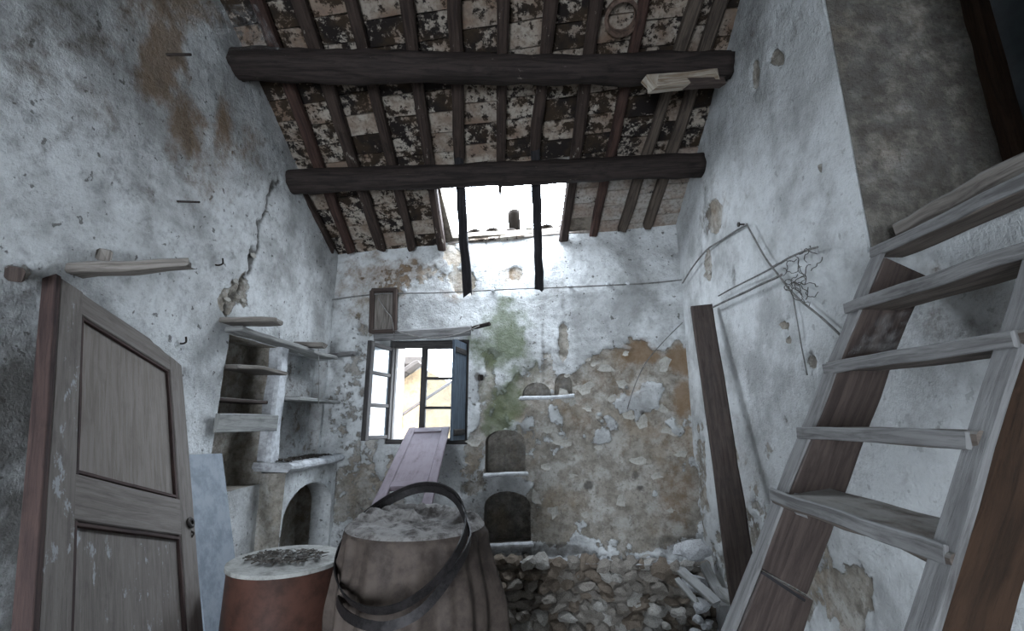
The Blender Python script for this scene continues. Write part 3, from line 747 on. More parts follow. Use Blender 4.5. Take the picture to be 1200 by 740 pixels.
rr = random.Random(11); v = .03; row = 0
while v < zt - .02:
    h = rr.uniform(.05, .10); u = 1.18 + rr.uniform(0, .05)
    while u < WB - .02:
        w = rr.uniform(.045, .12) * (1.1 if rr.random() < .8 else 1.7)
        k = rr.choices([('stone_a',), ('stone_b',), ('stone_c',)], [6, 4, 5])[0]
        rock('stone', FB.P(u + w / 2, v + h / 2 + rr.uniform(-.012, .012), .10 + rr.uniform(-.02, .025)), w * .56, rr.uniform(.06, .09), h * .58, k, wall_back, rr)
        u += w * rr.uniform(.95, 1.12)
    v += h * .96; row += 1
for i in range(26):
    u = rr.uniform(1.3, WB - .1); rock('stone', FB.P(u, zt + .012, rr.uniform(.0, .09)), rr.uniform(.015, .05), rr.uniform(.015, .03), rr.uniform(.012, .028), ('stone_b', 'lump', 'stone_a'), wall_back, rr)
# thin ledge under the two shallow hollows, sills of the niches
for (xa, ya, xb, yb, w, dep) in ((609, 467, 673, 465, .03, .05), (566, 558, 618, 556, .025, .05), (564, 640, 625, 638, .03, .06)):
    plank('sill', FB.pix(xa, ya, dep / 2), FB.pix(xb, yb, dep / 2), V((0, 0, 1)), w, dep, M['lump'], wall_back, n=10, jit=.012, ch=.3)

# window -----------------------------------------------------------------------------------------------
win = empty('window_1', FB.P((wu0 + wu1) / 2, wv0, -.05), 'old dark timber window with its left casement swung open', 'window', kind='structure')
FD = -.07
def fbar(name, u0, v0, u1, v1, w, t, side, mat='window_wood', parent=win, d=FD, **k): return plank(name, FB.P(u0, v0, d), FB.P(u1, v1, d), side, w, t, M[mat], parent, jit=.002, rag=0, **k)
fw = .045
fbar('frame_post', wu0 + fw / 2, wv0, wu0 + fw / 2, wv1, fw, .07, EB); fbar('frame_post', wu1 - fw / 2, wv0, wu1 - fw / 2, wv1, fw, .07, EB)
fbar('frame_head', wu0, wv1 - .03, wu1, wv1 - .03, .06, .07, V((0, 0, 1))); fbar('frame_sill', wu0, wv0 + .02, wu1, wv0 + .02, .04, .09, V((0, 0, 1)))
um = FB.puv(494, 460)[0]; ur = FB.puv(531, 460)[0]
# right casement, closed
cs = empty('casement', FB.P((um + ur) / 2, wv0, FD)); cs.parent = win; cs.location = wloc(cs) - wloc(win)
def cbar(name, u0, v0, u1, v1, w, side, par=None): return plank(name, FB.P(u0, v0, FD + .01), FB.P(u1, v1, FD + .01), side, w, .045, M['window_wood'], par, jit=.001, rag=0)
zb, ztp = wv0 + .04, wv1 - .06
cbar('stile', um, zb, um, ztp, .05, EB, cs); cbar('stile', ur + .01, zb, ur + .01, ztp, .035, EB, cs)
for yy in (401, 443, 478, 516): vv = FB.puv(513, yy)[1]; cbar('glazing_bar', um, min(vv, ztp), ur, min(vv, ztp), .022, V((0, 0, 1)), cs)
ys = [516, 478, 443, 403]
for a, b in zip(ys, ys[1:]):
    va, vb = FB.puv(513, a)[1], FB.puv(513, b)[1]
    mesh_obj('pane', [FB.P(um, va, FD + .01), FB.P(ur, va, FD + .01), FB.P(ur, vb, FD + .01), FB.P(um, vb, FD + .01)], [(0, 1, 2, 3)], M['glass'], cs)
# left casement, open into the room
h0 = FB.P(wu0 + .02, 0, FD + .03); h1 = atY(430, 460, 3.62); h1.z = 0; dv = (h1 - h0); Lc = .40; dv = dv.normalized()
c2 = empty('casement', h0 + V((0, 0, zb))); c2.parent = win; c2.location = wloc(c2) - wloc(win)
def pbar(name, a, va, b, vb, w, side, t=.04): return plank(name, h0 + dv * a + V((0, 0, va)), h0 + dv * b + V((0, 0, vb)), side, w, t, M['window_wood'], c2, jit=.001, rag=0)
pbar('stile', .025, zb, .025, ztp, .05, dv); pbar('stile', Lc - .03, zb, Lc - .03, ztp, .06, dv)
lv = [zb + .02, zb + (ztp - zb) * .35, zb + (ztp - zb) * .68, ztp - .02]
for v_ in lv: pbar('glazing_bar', 0, v_, Lc, v_, .03, V((0, 0, 1)), .03)
for a, b in zip(lv, lv[1:]): mesh_obj('pane', [h0 + dv * .04 + V((0, 0, a)), h0 + dv * (Lc - .05) + V((0, 0, a)), h0 + dv * (Lc - .05) + V((0, 0, b)), h0 + dv * .04 + V((0, 0, b))], [(0, 1, 2, 3)], M['glass'], c2)
# folding inner shutter on the right, half open
g0 = FB.P(wu1 - .03, 0, .0); g1 = atY(530, 460, 3.66); g1.z = 0
sh = empty('shutter', g0 + V((0, 0, zb))); sh.parent = win; sh.location = wloc(sh) - wloc(win)
gm = (g0 + g1) / 2; gd = (g1 - g0).normalized(); gl = (g1 - g0).length
plank('shutter_board', gm + V((0, 0, zb)), gm + V((0, 0, ztp + .02)), gd, gl, .022, M['shutter'], sh, jit=.001, rag=.003)
for v_ in (zb + .06, ztp - .06): plank('batten', g0 + gd * .02 + V((0, 0, v_)), g1 - gd * .02 + V((0, 0, v_)), V((0, 0, 1)), .05, .04, M['window_wood'], sh, jit=.001, rag=0)
# timber lintel
plank('lintel', FB.pix(440, 395, .0), FB.pix(553, 388, .0), V((0, 0, 1)), .085, .08, M['grey_wood'], wall_back, n=12, jit=.008)
# small hanging wooden frame
fr0 = empty('hanging_picture', FB.pix(452, 390, .03), 'small empty wooden frame hung on the wall above the window', 'frame')
q = [FB.puv(438, 342), FB.puv(465, 341), FB.puv(464, 389), FB.puv(437, 390)]
for a, b, s in ((0, 1, 1), (3, 2, 1), (0, 3, 0), (1, 2, 0)):
    plank('frame_bar', FB.P(*q[a], .035), FB.P(*q[b], .035), V((0, 0, 1)) if s else EB, .04, .035, M['brown_wood'], fr0, jit=.003)
plank('backing', FB.P((q[0][0] + q[1][0]) / 2, q[0][1], .012), FB.P((q[0][0] + q[1][0]) / 2, q[3][1], .012), EB, q[1][0] - q[0][0] - .02, .012, M['plank'], fr0, jit=.002)
tube('string', [FB.pix(443, 350, .065), FB.pix(452, 364, .07), FB.pix(459, 374, .065), FB.pix(462, 396, .04)], .004, M['wire'], fr0)
# wires along the end wall
tube('wall_wire', [FB.pix(x, y, .035) for x, y in ((385, 352), (440, 345), (520, 343), (600, 339), (680, 336), (760, 332), (799, 328))], .006, M['wire'], tags=('thin grey wire strung level across the end wall', 'wire'))
for (x, y) in ((475, 341), (578, 341), (668, 336), (712, 334), (735, 334)):
    lathe('insulator', [(.001, 0), (.014, .002), (.02, .012), (.012, .022), (.018, .032), (.014, .045), (.001, .047)], FB.pix(x, y, -.002), FB.n, M['lump'], None, 12,
          ('small knob insulator holding the level wire on the end wall', 'insulator', 'wire insulators'))
tube('loose_wire', [FB.pix(x, y, .05) for x, y in ((463, 388), (490, 395), (515, 396), (540, 391), (562, 382))], .006, M['wire'], tags=('loose wire sagging across the window lintel', 'wire'))
plank('peg', FB.pix(553, 385, -.02), FB.pix(573, 380, .08), V((0, 0, 1)), .03, .03, M['iron'], None, n=3, jit=.003, tags=('dark wooden peg sticking out at the end of the window lintel', 'peg'))
plank('peg', FB.pix(563, 443, -.03), FB.pix(563, 443, .05), V((0, 0, 1)), .05, .045, M['iron'], None, n=3, jit=.003, tags=('short black peg in the green moss beside the window', 'peg'))

# ================================================================== LEFT WALL DETAILS
# ledge on the masonry base
plank('ledge', FL.P(-.02, ltop + .03, .07), FL.P(blkN + .03, ltop + .03, .07), FL.n, .27, .06, M['lump'], wall_left, n=16, jit=.015, rag=.02, ch=.35)
lit = random.Random(4); lv_, lf_ = [], []
for i in range(240):
    p = FL.P(lit.uniform(.05, blkN - .05), ltop + .064, lit.uniform(-.04, .12)); a = lit.uniform(0, pi); l = lit.uniform(.01, .035); w = .006
    d = V((cos(a), sin(a), lit.uniform(-.1, .4))) * l; s = V((-sin(a), cos(a), 0)) * w; k = len(lv_)
    lv_ += [p - d - s, p + d - s, p + d + s, p - d + s + V((0, 0, .006))]; lf_.append((k, k + 1, k + 2, k + 3))
tag(mesh_obj('dry_litter', lv_, lf_, M['litter']), 'dry twigs and plaster crumbs lying on the white corner ledge', 'debris', kind='stuff')
# shelves of the alcove
SH = 'shelf boards of the wall alcove'
plank('shelf_board', FL.pix(264, 378, -.02), atY(327, 377, FL.pix(264, 378).y + .06), V((0, 1, 0)), .16, .03, M['plank'], None, n=8, jit=.006, taper=.8, tags=('short rough board jutting from the wall above the alcove', 'board'))
plank('shelf_board', FL.P(aN + .05, FL.puv(290, 396)[1] + .01, .03), FL.P(.13, FL.puv(290, 396)[1] + .01, .05), FL.n, .16, .03, M['white_plank'], None, n=14, jit=.008, tags=('long whitened board along the top of the alcove', 'board'))
zz = FL.puv(295, 433)[1]
plank('shelf_board', FL.P(aN - .01, zz - .01, -.05), FL.P(aF - .02, zz, -.04), FL.n, .24, .025, M['plank'], None, n=8, jit=.006, bow=-.02, tags=('sagging grey shelf in the dark alcove, upper one', 'shelf'))
zz = FL.puv(290, 470)[1]
plank('shelf_board', FL.P(aN - .01, zz, -.10), FL.P(aF + .0, zz, -.10), FL.n, .16, .022, M['brown_wood'], None, n=8, jit=.004, tags=('thin brown shelf deep inside the dark alcove', 'shelf'))
zz = FL.puv(283, 496)[1]
plank('shelf_board', FL.P(FL.puv(247, 496)[0], zz, .03), FL.P(FL.puv(318, 496)[0], zz, .03), V((0, 0, 1)), .105, .03, M['white_plank'], None, n=8, jit=.004, tags=('broad whitened board nailed across the alcove front', 'board'))
zz = FL.puv(350, 469)[1]
plank('shelf_board', FL.P(bN + .01, zz, .02), FL.P(.02, zz, .02), FL.n, .24, .025, M['white_plank'], None, n=8, jit=.004, tags=('whitened shelf in the bright corner bay beside the pier', 'shelf'))
plank('shelf_board', FL.pix(345, 404, -.02), atY(380, 405, FL.pix(345, 404).y + .02), V((0, 0, 1)), .035, .09, M['plank'], None, n=5, jit=.004, tags=('short stub of board above the bright corner bay', 'board'))
plank('shelf_board', FL.pix(379, 418, -.03), atY(415, 414, FL.pix(379, 418).y - .02), V((0, 1, 0)), .06, .035, M['grey_wood'], None, n=6, jit=.008, tags=('weathered stick jutting from the room corner near the window', 'stick'))
tube('string', [atY(373, 407, 3.55), atY(374, 440, 3.56), atY(373, 478, 3.56)], .003, M['wire'], tags=('thin string hanging in front of the corner shelf', 'string'))
# pale pier between the bays
plank('pier', FL.P((aF + bN) / 2, ltop, -.02), FL.P((aF + bN) / 2, aT + .02, -.02), FL.u, max(.06, aF - bN + .01), .1, M['lump'], wall_left, n=16, jit=.01, ch=.2)
# bracket board high on the wall over the door
p0 = FL.pix(90, 318); p1 = V((p0.x + .44, p0.y, p0.z + .03))
plank('bracket_board', p0 - FL.n * .04, p1, V((0, 1, 0)), .09, .045, M['plank'], None, n=10, jit=.008, taper=.55, rag=.02, tags=('long splintered wooden bracket jutting from the wall above the leaning door', 'bracket'))
plank('peg', FL.pix(122, 299, -.03), FL.pix(122, 299, .06), V((0, 0, 1)), .05, .05, M['plank'], None, n=4, jit=.008, tags=('stubby wooden peg just above the splintered bracket', 'peg'))
plank('peg', FL.pix(18, 320, -.03), FL.pix(18, 320, .05), V((0, 0, 1)), .05, .05, M['brown_wood'], None, n=4, jit=.012, tags=('broken wooden peg in the wall beside the leaning door top', 'peg'))
for (x0, y0, x1, y1, r, lab) in ((190, 64, 224, 64, .007, 'rusty iron rod sticking out of the brown stained wall'), (205, 236, 234, 237, .006, 'thin rusty nail sticking out of the wall below the brown stain')):
    A = FL.pix(x0, y0, -.02); tube('iron_rod', [A, atY((x0 + x1) / 2, (y0 + y1) / 2, A.y + .01), atY(x1, y1, A.y + .015)], r, M['iron'], tags=(lab, 'rod'))
for (x, y, lab) in ((256, 310, 'small bent hook in the wall above the alcove'), (213, 402, 'small bent hook in the wall beside the leaning door')):
    A = FL.pix(x - 6, y, -.02); tube('wall_hook', [A, atY(x, y + 1, A.y), atY(x + 5, y - 1, A.y), atY(x + 5, y - 7, A.y)], .005, M['iron'], tags=(lab, 'hook'))
# leaning door
DA = V((-1.694, 1.655, 2.128)); Dw = V((-.00725, .95597, -.29339)); Dh = V((.39833, -.26635, -.87772)); Dn = Dw.cross(Dh).normalized()
if Dn.x < 0: Dn = -Dn
DWd, DH = .735, 2.16
door = empty('leaning_door', DA + Dw * DWd + Dh * DH, 'old grey two panel wooden door leaning askew against the wall', 'door')
def DP(a, b, c=0): return DA + Dw * a + Dh * b + Dn * c
def dplank(name, a0, b0, a1, b1, side, w, t, mat, c=0, par=door, **k): return plank(name, DP(a0, b0, c), DP(a1, b1, c), side, w, t, M[mat], par, jit=.002, rag=.002, ch=.1, **k)
dplank('stile', .0525, 0, .0525, DH, Dw, .105, .04, 'door_flaky', -.02); dplank('stile', DWd - .05, 0, DWd - .05, DH, Dw, .10, .04, 'door', -.02)
dplank('rail', .1, .055, DWd - .09, .055, Dh, .11, .038, 'door', -.02); dplank('rail', .1, .825, DWd - .09, .825, Dh, .15, .038, 'door', -.02); dplank('rail', .1, 2.03, DWd - .09, 2.03, Dh, .25, .038, 'door', -.02)
for (b0, b1) in ((.11, .75), (.90, 1.905)):
    pn = dplank('panel', .37, b0, .37, b1, Dw, DWd - .2, .014, 'door_panel' if b0 < .5 else 'door_flaky', -.022)
    for (x0, y0, x1, y1, s) in ((.11, b0 + .01, DWd - .105, b0 + .01, 0), (.11, b1 - .01, DWd - .105, b1 - .01, 0), (.112, b0, .112, b1, 1), (DWd - .107, b0, DWd - .107, b1, 1)):
        dplank('moulding', x0, y0, x1, y1, Dw if s else Dh, .012, .014, 'door_edge', -.010, pn)
dplank('edge_strip', -.012, 0, -.012, DH, Dn, .05, .022, 'door_edge', -.022)
lathe('lock_ring', [(.012, 0), (.022, .0), (.024, .008), (.016, .012), (.01, .01)], DP(DWd - .04, .845, .0), Dn, M['iron'], door, 16)
tube('handle_stub', [DP(DWd - .03, .875, -.005), DP(DWd - .03, .89, .008), DP(DWd - .03, .905, -.005)], .004, M['iron'], door)
# blue-grey board behind it
ba = FL.pix(238, 533, .02); bb = atY(262, 740, 2.52)
plank('leaning_board', ba, ba + (bb - ba) * 1.66, V((0, 1, 0)), .30, .022, M['blue_board'], None, n=10, jit=.002, rag=.006, tags=('smooth blue grey board leaning on the wall behind the door', 'board'))

# ================================================================== VESSELS IN THE MIDDLE
# red brown drum
dc = atY(336, 656, 2.2); dr = .228; hz = dc.z
drum = empty('metal_drum', (dc.x, dc.y, 0), 'red brown drum with a dusty grey lid beside the draped barrel', 'drum')
lathe('drum_body', [(.001, .0), (dr * .98, .0), (dr, .02), (dr * .99, .3), (dr * 1.01, .32), (dr * .99, .34), (dr * .985, .62), (dr * 1.0, .64), (dr * .985, .66), (dr * .99, hz - .03), (dr * 1.01, hz - .015), (dr * 1.01, hz - .006)], (dc.x, dc.y, 0), (0, 0, 1), M['drum'], drum, 64)
lv2 = []; lathe('drum_lid', [(dr * 1.022, hz - .012), (dr * 1.022, hz + .003), (dr * 1.0, hz + .004), (dr * .96, hz + .001), (dr * .7, hz + .002), (dr * .4, hz + .004), (dr * .2, hz + .008), (.001, hz + .004)], (dc.x, dc.y, 0), (0, 0, 1), M['dust'], drum, 64)
lv_, lf_ = [], []
for i in range(260):
    a = lit.uniform(0, 6.3); r = dr * .62 * math.sqrt(lit.random()); p = V((dc.x + cos(a) * r * 1.2 + .0, dc.y + sin(a) * r * .8, hz + .014)); a = lit.uniform(0, pi); l = lit.uniform(.006, .022); w = .004
    d = V((cos(a), sin(a), lit.uniform(-.1, .3))) * l; s = V((-sin(a), cos(a), 0)) * w; k = len(lv_)
    lv_ += [p - d - s, p + d - s, p + d + s, p - d + s + V((0, 0, .004))]; lf_.append((k, k + 1, k + 2, k + 3))
tag(mesh_obj('dry_litter', lv_, lf_, M['litter']), 'dark dry crumbs scattered on the drum lid', 'debris', kind='stuff')
# draped barrel
bc = atY(488, 612, 2.0); bz = bc.z; BRd = .262
barrel = empty('draped_barrel', (bc.x, bc.y, 0), 'tall barrel draped in a brown tarpaulin with a dusty crumpled top', 'barrel')
SEG = 200
def fold(a, z):
    k = ss(bz - .02, bz - .45, z); c, d = cos(a), sin(a)
    n1 = noise.noise(V((c * 1.5, d * 1.5, 4 + z * .5))); n2 = noise.noise(V((c * 2.6 + z * .5, d * 2.6, 1 + z * .3))); n3 = noise.noise(V((c * 8, d * 8, z * .9)))
    pleat = (1 - min(1, abs(n2) * 2.2)) ** 2
    return n1 * (.02 + .035 * k) + pleat * (.014 + .03 * k) + n3 * (.008 + .012 * k) + .006 * noise.noise(V((c * 5, d * 5, z * 9)))
prof = [(BRd + .004, bz - .006), (BRd + .014, bz - .018)] + [(BRd + .016 + .04 * ss(0, .22, i / 46), bz - .03 - (bz - .035) * i / 46) for i in range(47)]
vs, fs = [], []
for i, (r, z) in enumerate(prof):
    for j in range(SEG):
        a = 2 * pi * j / SEG; rr_ = r + (fold(a, z) if i > 1 else 0); vs.append(V((bc.x + cos(a) * rr_, bc.y + sin(a) * rr_, z)))
for i in range(len(prof) - 1):
    for j in range(SEG): j2 = (j + 1) % SEG; fs.append((i * SEG + j, i * SEG + j2, (i + 1) * SEG + j2, (i + 1) * SEG + j))
shade_smooth(mesh_obj('tarpaulin', vs, fs, M['cloth'], barrel), 60)
vs, fs = [], []; RN_ = 26
for i in range(RN_ + 1):
    r = (BRd + .012) * i / RN_
    for j in range(SEG // 2):
        a = 4 * pi * j / SEG; p = V((bc.x + cos(a) * r, bc.y + sin(a) * r, 0))
        cr = max(0, 1 - abs(noise.noise(V((p.x * 5, p.y * 9, 3)))) * 2.2) ** 2 * .034 * ss(1, .8, i / RN_) * ss(-.35, .15, sin(a)) + .014 * noise.noise(V((p.x * 24, p.y * 24, 8))) * ss(1, .93, i / RN_)
        vs.append(p + V((0, 0, bz + cr + .004 - .014 * ss(.93, 1, i / RN_))))
H = SEG // 2
for i in range(RN_):
    for j in range(H): j2 = (j + 1) % H; fs.append((i * H + j, i * H + j2, (i + 1) * H + j2, (i + 1) * H + j))
shade_smooth(mesh_obj('crumpled_top', vs, fs, M['cloth_dust'], barrel), 50)
# loose iron hoops thrown over the barrel
def band(name, pts, w, t, mat, axis, tags):
    pts = smooth_pts([V(p) for p in pts], 8, True); n = len(pts); c = sum(pts, V((0, 0, 0))) / n; vs, fs = [], []
    for i, p in enumerate(pts):
        tg = (pts[(i + 1) % n] - pts[i - 1]).normalized(); rad = (p - c); a = (V(axis) - tg * V(axis).dot(tg)).normalized(); o = tg.cross(a)
        if o.dot(rad) < 0: o = -o
        for (x, y) in ((-w / 2, 0), (w / 2, 0), (w / 2, t), (-w / 2, t)): vs.append(p + a * x + o * y)
    for i in range(n):
        i2 = (i + 1) % n
        for j in range(4): j2 = (j + 1) % 4; fs.append((i * 4 + j, i * 4 + j2, i2 * 4 + j2, i2 * 4 + j))
    return tag(shade_smooth(mesh_obj(name, vs, fs, mat), 40), *tags)
h_pts = [(394, 667, 1.88), (405, 632, 2.02), (436, 597, 2.15), (478, 573, 2.22), (509, 569, 2.18), (534, 580, 2.06), (546, 607, 1.92), (538, 642, 1.68), (509, 683, 1.60), (468, 711, 1.58), (430, 714, 1.62), (404, 697, 1.74)]
hp = [atY(*q) for q in h_pts]; ctr = sum(hp, V((0, 0, 0))) / len(hp)
hn = V((0, 0, 0))
for i in range(len(hp)): hn += (hp[i] - ctr).cross(hp[(i + 1) % len(hp)] - ctr)
hn.normalize()
band('barrel_hoop', hp, .028, .005, M['hoop'], hn, ('large black iron hoop standing up over the draped barrel', 'hoop'))
h2 = [(397, 690, 1.86), (399, 712, 1.74), (417, 728, 1.62), (449, 735, 1.575), (481, 725, 1.575), (506, 704, 1.60), (535, 665, 1.66), (548, 640, 1.74), (549, 622, 1.84)]
hp2 = [atY(*q) for q in h2]; hp2 += [atY(533, 586, 2.05), atY(508, 574, 2.17), atY(478, 578, 2.21), atY(438, 601, 2.14), atY(407, 637, 2.0)]
band('barrel_hoop', hp2, .028, .005, M['hoop'], (0, .3, 1), ('slacker black iron hoop slung low around the draped barrel', 'hoop'))
# panel leaning from the window sill to the barrel
pa = FB.pix(503, 503, .05); pb = atY(472, 590, 2.75); pe = pb + (pb - pa) * .30
PW = .335
pan = empty('sloping_board', pe, 'pinkish framed wooden panel sloping from the window sill down to the barrel', 'panel')
ax, sd, nn = orient(pa, pe, EB); 
if nn.z < 0: nn = -nn
Lp = (pe - pa).length
def PP(a, b, c=0): return pa + ax * a + sd * b + nn * c
for s in (-1, 1): plank('stile', PP(0, s * (PW / 2 - .03)), PP(Lp, s * (PW / 2 - .03)), sd, .06, .03, M['pink_wood'], pan, n=8, jit=.003)
plank('rail', PP(.05, -PW / 2 + .06), PP(.05, PW / 2 - .06), ax, .10, .03, M['pink_wood'], pan, n=3, jit=.002, rag=0)
plank('rail', PP(.98, -PW / 2 + .06), PP(.98, PW / 2 - .06), ax, .08, .03, M['pink_wood'], pan, n=3, jit=.002, rag=0)
plank('board', PP(.09, 0, -.004), PP(.96, 0, -.004), sd, PW - .10, .016, M['pink_wood'], pan, n=8, jit=.002, rag=0)

# ================================================================== RIGHT SIDE
# steep wooden steps up to the loft doorway
YF, YN = 1.37, .913
T = [(p.x, p.z) for p in (atY(x, y, YF) for x, y in ((1040, 290), (1008, 358), (980, 430), (953, 507), (925, 583)))]
sdir = V((T[0][0] - T[4][0], 0, T[0][1] - T[4][1])).normalized(); sper = V((sdir.z, 0, -sdir.x))   # sper: towards lower right
stair = empty('loft_ladder', (.35, 1.25, 0), 'steep broken wooden ladder stair climbing to the loft doorway', 'ladder')
def SPt(z, y, off): x = T[4][0] + (z - T[4][1]) * sdir.x / sdir.z; return V((x, y, z)) + sper * off
zcut = atY(893, 668, YF).z
plank('stringer', SPt(T[0][1] - .03, YF + .025, .068), SPt(zcut + .002, YF + .025, .068), sper, .135, .05, M['brown_wood'], stair, n=12, jit=.006, rag=.004, ch=.08)
plank('stringer', SPt(zcut - .002, YF + .025, .082), SPt(.03, YF + .025, .082), sper, .15, .05, M['brown_wood'], stair, n=12, jit=.006, rag=.004, ch=.08)
plank('notch', SPt(zcut - .004, YF + .0005, .004), SPt(zcut - .012, YF + .0005, .132), V((0, 0, 1)), .008, .003, M['hang'], stair, n=6, jit=.0, rag=0)
plank('stringer_edge', SPt(T[0][1], YF + .03, -.002), SPt(.05, YF + .03, -.002), V((0, 1, 0)), .052, .012, M['grey_wood'], stair, n=16, jit=.004, rag=.01)
plank('stringer', SPt(1.94, YN - .03, .058), SPt(.02, YN - .03, .058), sper, .105, .06, M['raw_wood'], stair, n=20, jit=.012, rag=.02, ch=.2)
plank('stringer_edge', SPt(1.94, YN - .028, .0), SPt(.02, YN - .028, .0), V((0, 1, 0)), .052, .014, M['grey_wood'], stair, n=20, jit=.004, rag=.02)
TD = [(-.01, .10, 0, 0), (-.01, .14, 0, 0), (0, .145, 0, 0), (-.01, .135, .0, 0), (-.02, .15, .0, .0)]
for i, (x, z) in enumerate(T):
    o, dpt, tl, _ = TD[i]; yn = (.845, .85, .85, .875, .86)[i]
    cx = x + o + dpt / 2 - .005; zz_ = z - (.02 if i == 4 else .005); sv = V((1, 0, .0 if i < 4 else .12))
    td = plank('tread', V((cx, YF + .045, z)), V((cx, yn, zz_)), sv, dpt, .032, M['tread'], stair, n=10, jit=.008, rag=.006, ch=.2)
    plank('nosing', V((cx - dpt / 2, YF + .047, z)), V((cx - dpt / 2, yn + .012, zz_)), V((0, 0, 1)), .034, .012, M['grey_wood'], td, n=12, jit=.006, rag=.004, ch=.25)
plank('tread_stub', atY(921, 578, YF + .04), atY(943, 596, YF - .02), V((0, 0, 1)), .05, .03, M['grey_wood'], stair, n=3)
# sill beam of the loft doorway
plank('sill_board', FR.P(oF + .10, oS + .05, -.10), FR.P(oN, oS + .05, -.10), FR.n, .14, .06, M['plank'], wall_right, n=12, jit=.01)
# leaning timber
la = FR.pix(822, 360, .10); lb = atY(872, 700, 2.55); le = lb + (lb - la) * (lb.z / (la.z - lb.z))
plank('leaning_timber', la, le, V((1, -.25, 0)), .135, .055, M['brown_wood'], None, n=14, jit=.006, rag=.015, bow=.004, tags=('long brown timber leaning upright against the white wall near the corner', 'timber'))
# wires and the root tangle
def rp(l, d=.03): return [FR.pix(x, y, d) for x, y in l]
tube('wall_cable', rp([(800, 332), (806, 322), (814, 310), (828, 293), (843, 283), (860, 272), (875, 263)]), .006, M['wire'], tags=('twisted cable rising from the corner to a nail on the white wall', 'cable'))
tube('wall_cable', rp([(875, 263), (886, 283), (898, 304), (914, 325), (932, 347), (962, 372), (991, 399)], .04), .005, M['wire'], tags=('slack cable dropping from the nail toward the ladder', 'cable'))
tube('wall_cable', rp([(832, 362), (850, 353), (872, 343), (890, 334), (908, 326), (916, 322)], .04), .007, M['wire'], tags=('straight cable behind the top of the leaning timber', 'cable'))
tube('wall_cable', rp([(842, 347), (858, 338), (880, 327), (903, 315), (925, 302), (947, 293), (958, 290)], .035), .005, M['wire'], tags=('cable running up through the root tangle on the white wall', 'cable'))
tube('wall_cable', rp([(928, 340), (934, 375), (940, 410), (946, 440)], .02), .003, M['wire'], tags=('thin cable hanging down from the root tangle', 'cable'))
tube('wall_cable', [FB.pix(x, y, .05) for x, y in ((735, 480), (744, 452), (757, 425), (778, 400), (800, 378))], .004, M['wire'], tags=('thin cable sloping over the peeled orange plaster', 'cable'))
lathe('wall_nail', [(.001, .05), (.014, .05), (.014, .042), (.005, .04), (.004, -.02)], FR.pix(875, 263), FR.n, M['iron'], None, 10, ('iron nail holding the bent cable on the white wall', 'nail'))
rv, rf = [], []; rg = random.Random(21)
for i in range(20):
    cx, cy = 936 + rg.gauss(0, 7), 325 + rg.gauss(0, 18); pts = []; a = rg.uniform(0, 6.3); x, y, d = cx, cy, .05
    for k in range(9):
        pts.append(FR.pix(x, y, max(.012, d))); a += rg.uniform(-1.1, 1.1); x += cos(a) * 4; y += sin(a) * 4; d += rg.uniform(-.02, .02)
        x += (936 - x) * .05; y += (328 - y) * .03
    v_, f_ = tube_data(smooth_pts(pts, 3), .002, 4); k = len(rv); rv += v_; rf += [tuple(q + k for q in g) for g in f_]
tag(mesh_obj('root_tangle', rv, rf, M['root'], smooth=True), 'dry tangle of roots and wire hanging on the white wall', 'roots')
# rubble heaped in the right back corner
rb = random.Random(31)
RUB = 'pale loose rubble lump heaped in the corner behind the leaning timber'
big = rock('rubble_block', atY(814, 645, 3.45), .12, .10, .07, ('lump',), None, rb); big.rotation_euler = (.1, .1, .4); tag(big, 'large pale masonry block on top of the corner rubble', 'rubble')
placed = [(atY(818, 645, 3.52), .12)]
for i in range(500):
    x = rb.uniform(.98, 1.29); y = rb.uniform(2.95, 3.58); hmax = max(.05, .62 * (1 - (1.36 - x) / .55) * (.55 + .45 * ((y - 2.9) / .75))); z = hmax * rb.uniform(.3, 1)
    s = rb.uniform(.03, .085)
    if any((V((x, y, z)) - q).length < (s + t_) * 1.12 for q, t_ in placed): continue
    placed.append((V((x, y, z)), s))
    tag(rock('rubble_stone', V((x, y, z)), s * 1.2, s, s * .75, ('lump', 'stone_b'), None, rb), RUB, 'rubble', 'corner rubble')
for (x0, y0, Y0, x1, y1, Y1, w, lab) in ((797, 668, 3.35, 838, 706, 3.15, .07, 'whitened broken lath lying on the corner rubble, topmost'), (795, 682, 3.32, 815, 705, 3.2, .04, 'thin whitened lath splinter under the broken laths'),
                                        (826, 664, 3.42, 848, 706, 3.24, .07, 'wide whitened broken board lying in the corner rubble'), (848, 690, 3.1, 868, 716, 2.95, .06, 'short whitened board end beside the foot of the timber')):
    plank('broken_board', atY(x0, y0, Y0), atY(x1, y1, Y1), V((1, .3, .2)), w, .022, M['white_plank'], None, n=5, jit=.006, rag=.03, tags=(lab, 'board'))

# ================================================================== OUTSIDE THE WINDOW
gr = mesh_obj('ground', [V((-60, 4.6, -2.5)), V((60, 4.6, -2.5)), V((60, 120, -2.5)), V((-60, 120, -2.5))], [(0, 1, 2, 3)], M['floor']); tag(gr, 'ground outside the house', 'ground', kind='structure')
def slabpoly(name, pts, th, mat, parent):
    n = len(pts); d = V((0, th, 0)); vs = [V(p) for p in pts] + [V(p) + d for p in pts]
    fs = [tuple(range(n)), tuple(range(2 * n - 1, n - 1, -1))] + [(i, n + i, n + (i + 1) % n, (i + 1) % n) for i in range(n)]
    return mesh_obj(name, vs, fs, mat, parent)
Yh = 6.7
house = empty('neighbour_house', atY(480, 520, Yh), 'cream stone house gable seen through the open casement', 'house')
g = [atY(x, y, Yh) for x, y in ((440, 466), (463, 452), (478, 441), (494, 431), (520, 445), (585, 480))]
lo = [V((g[-1].x, Yh, -2.5)), V((g[0].x, Yh, -2.5))]
slabpoly('house_wall', g + lo, 4.0, M['cream'], house)
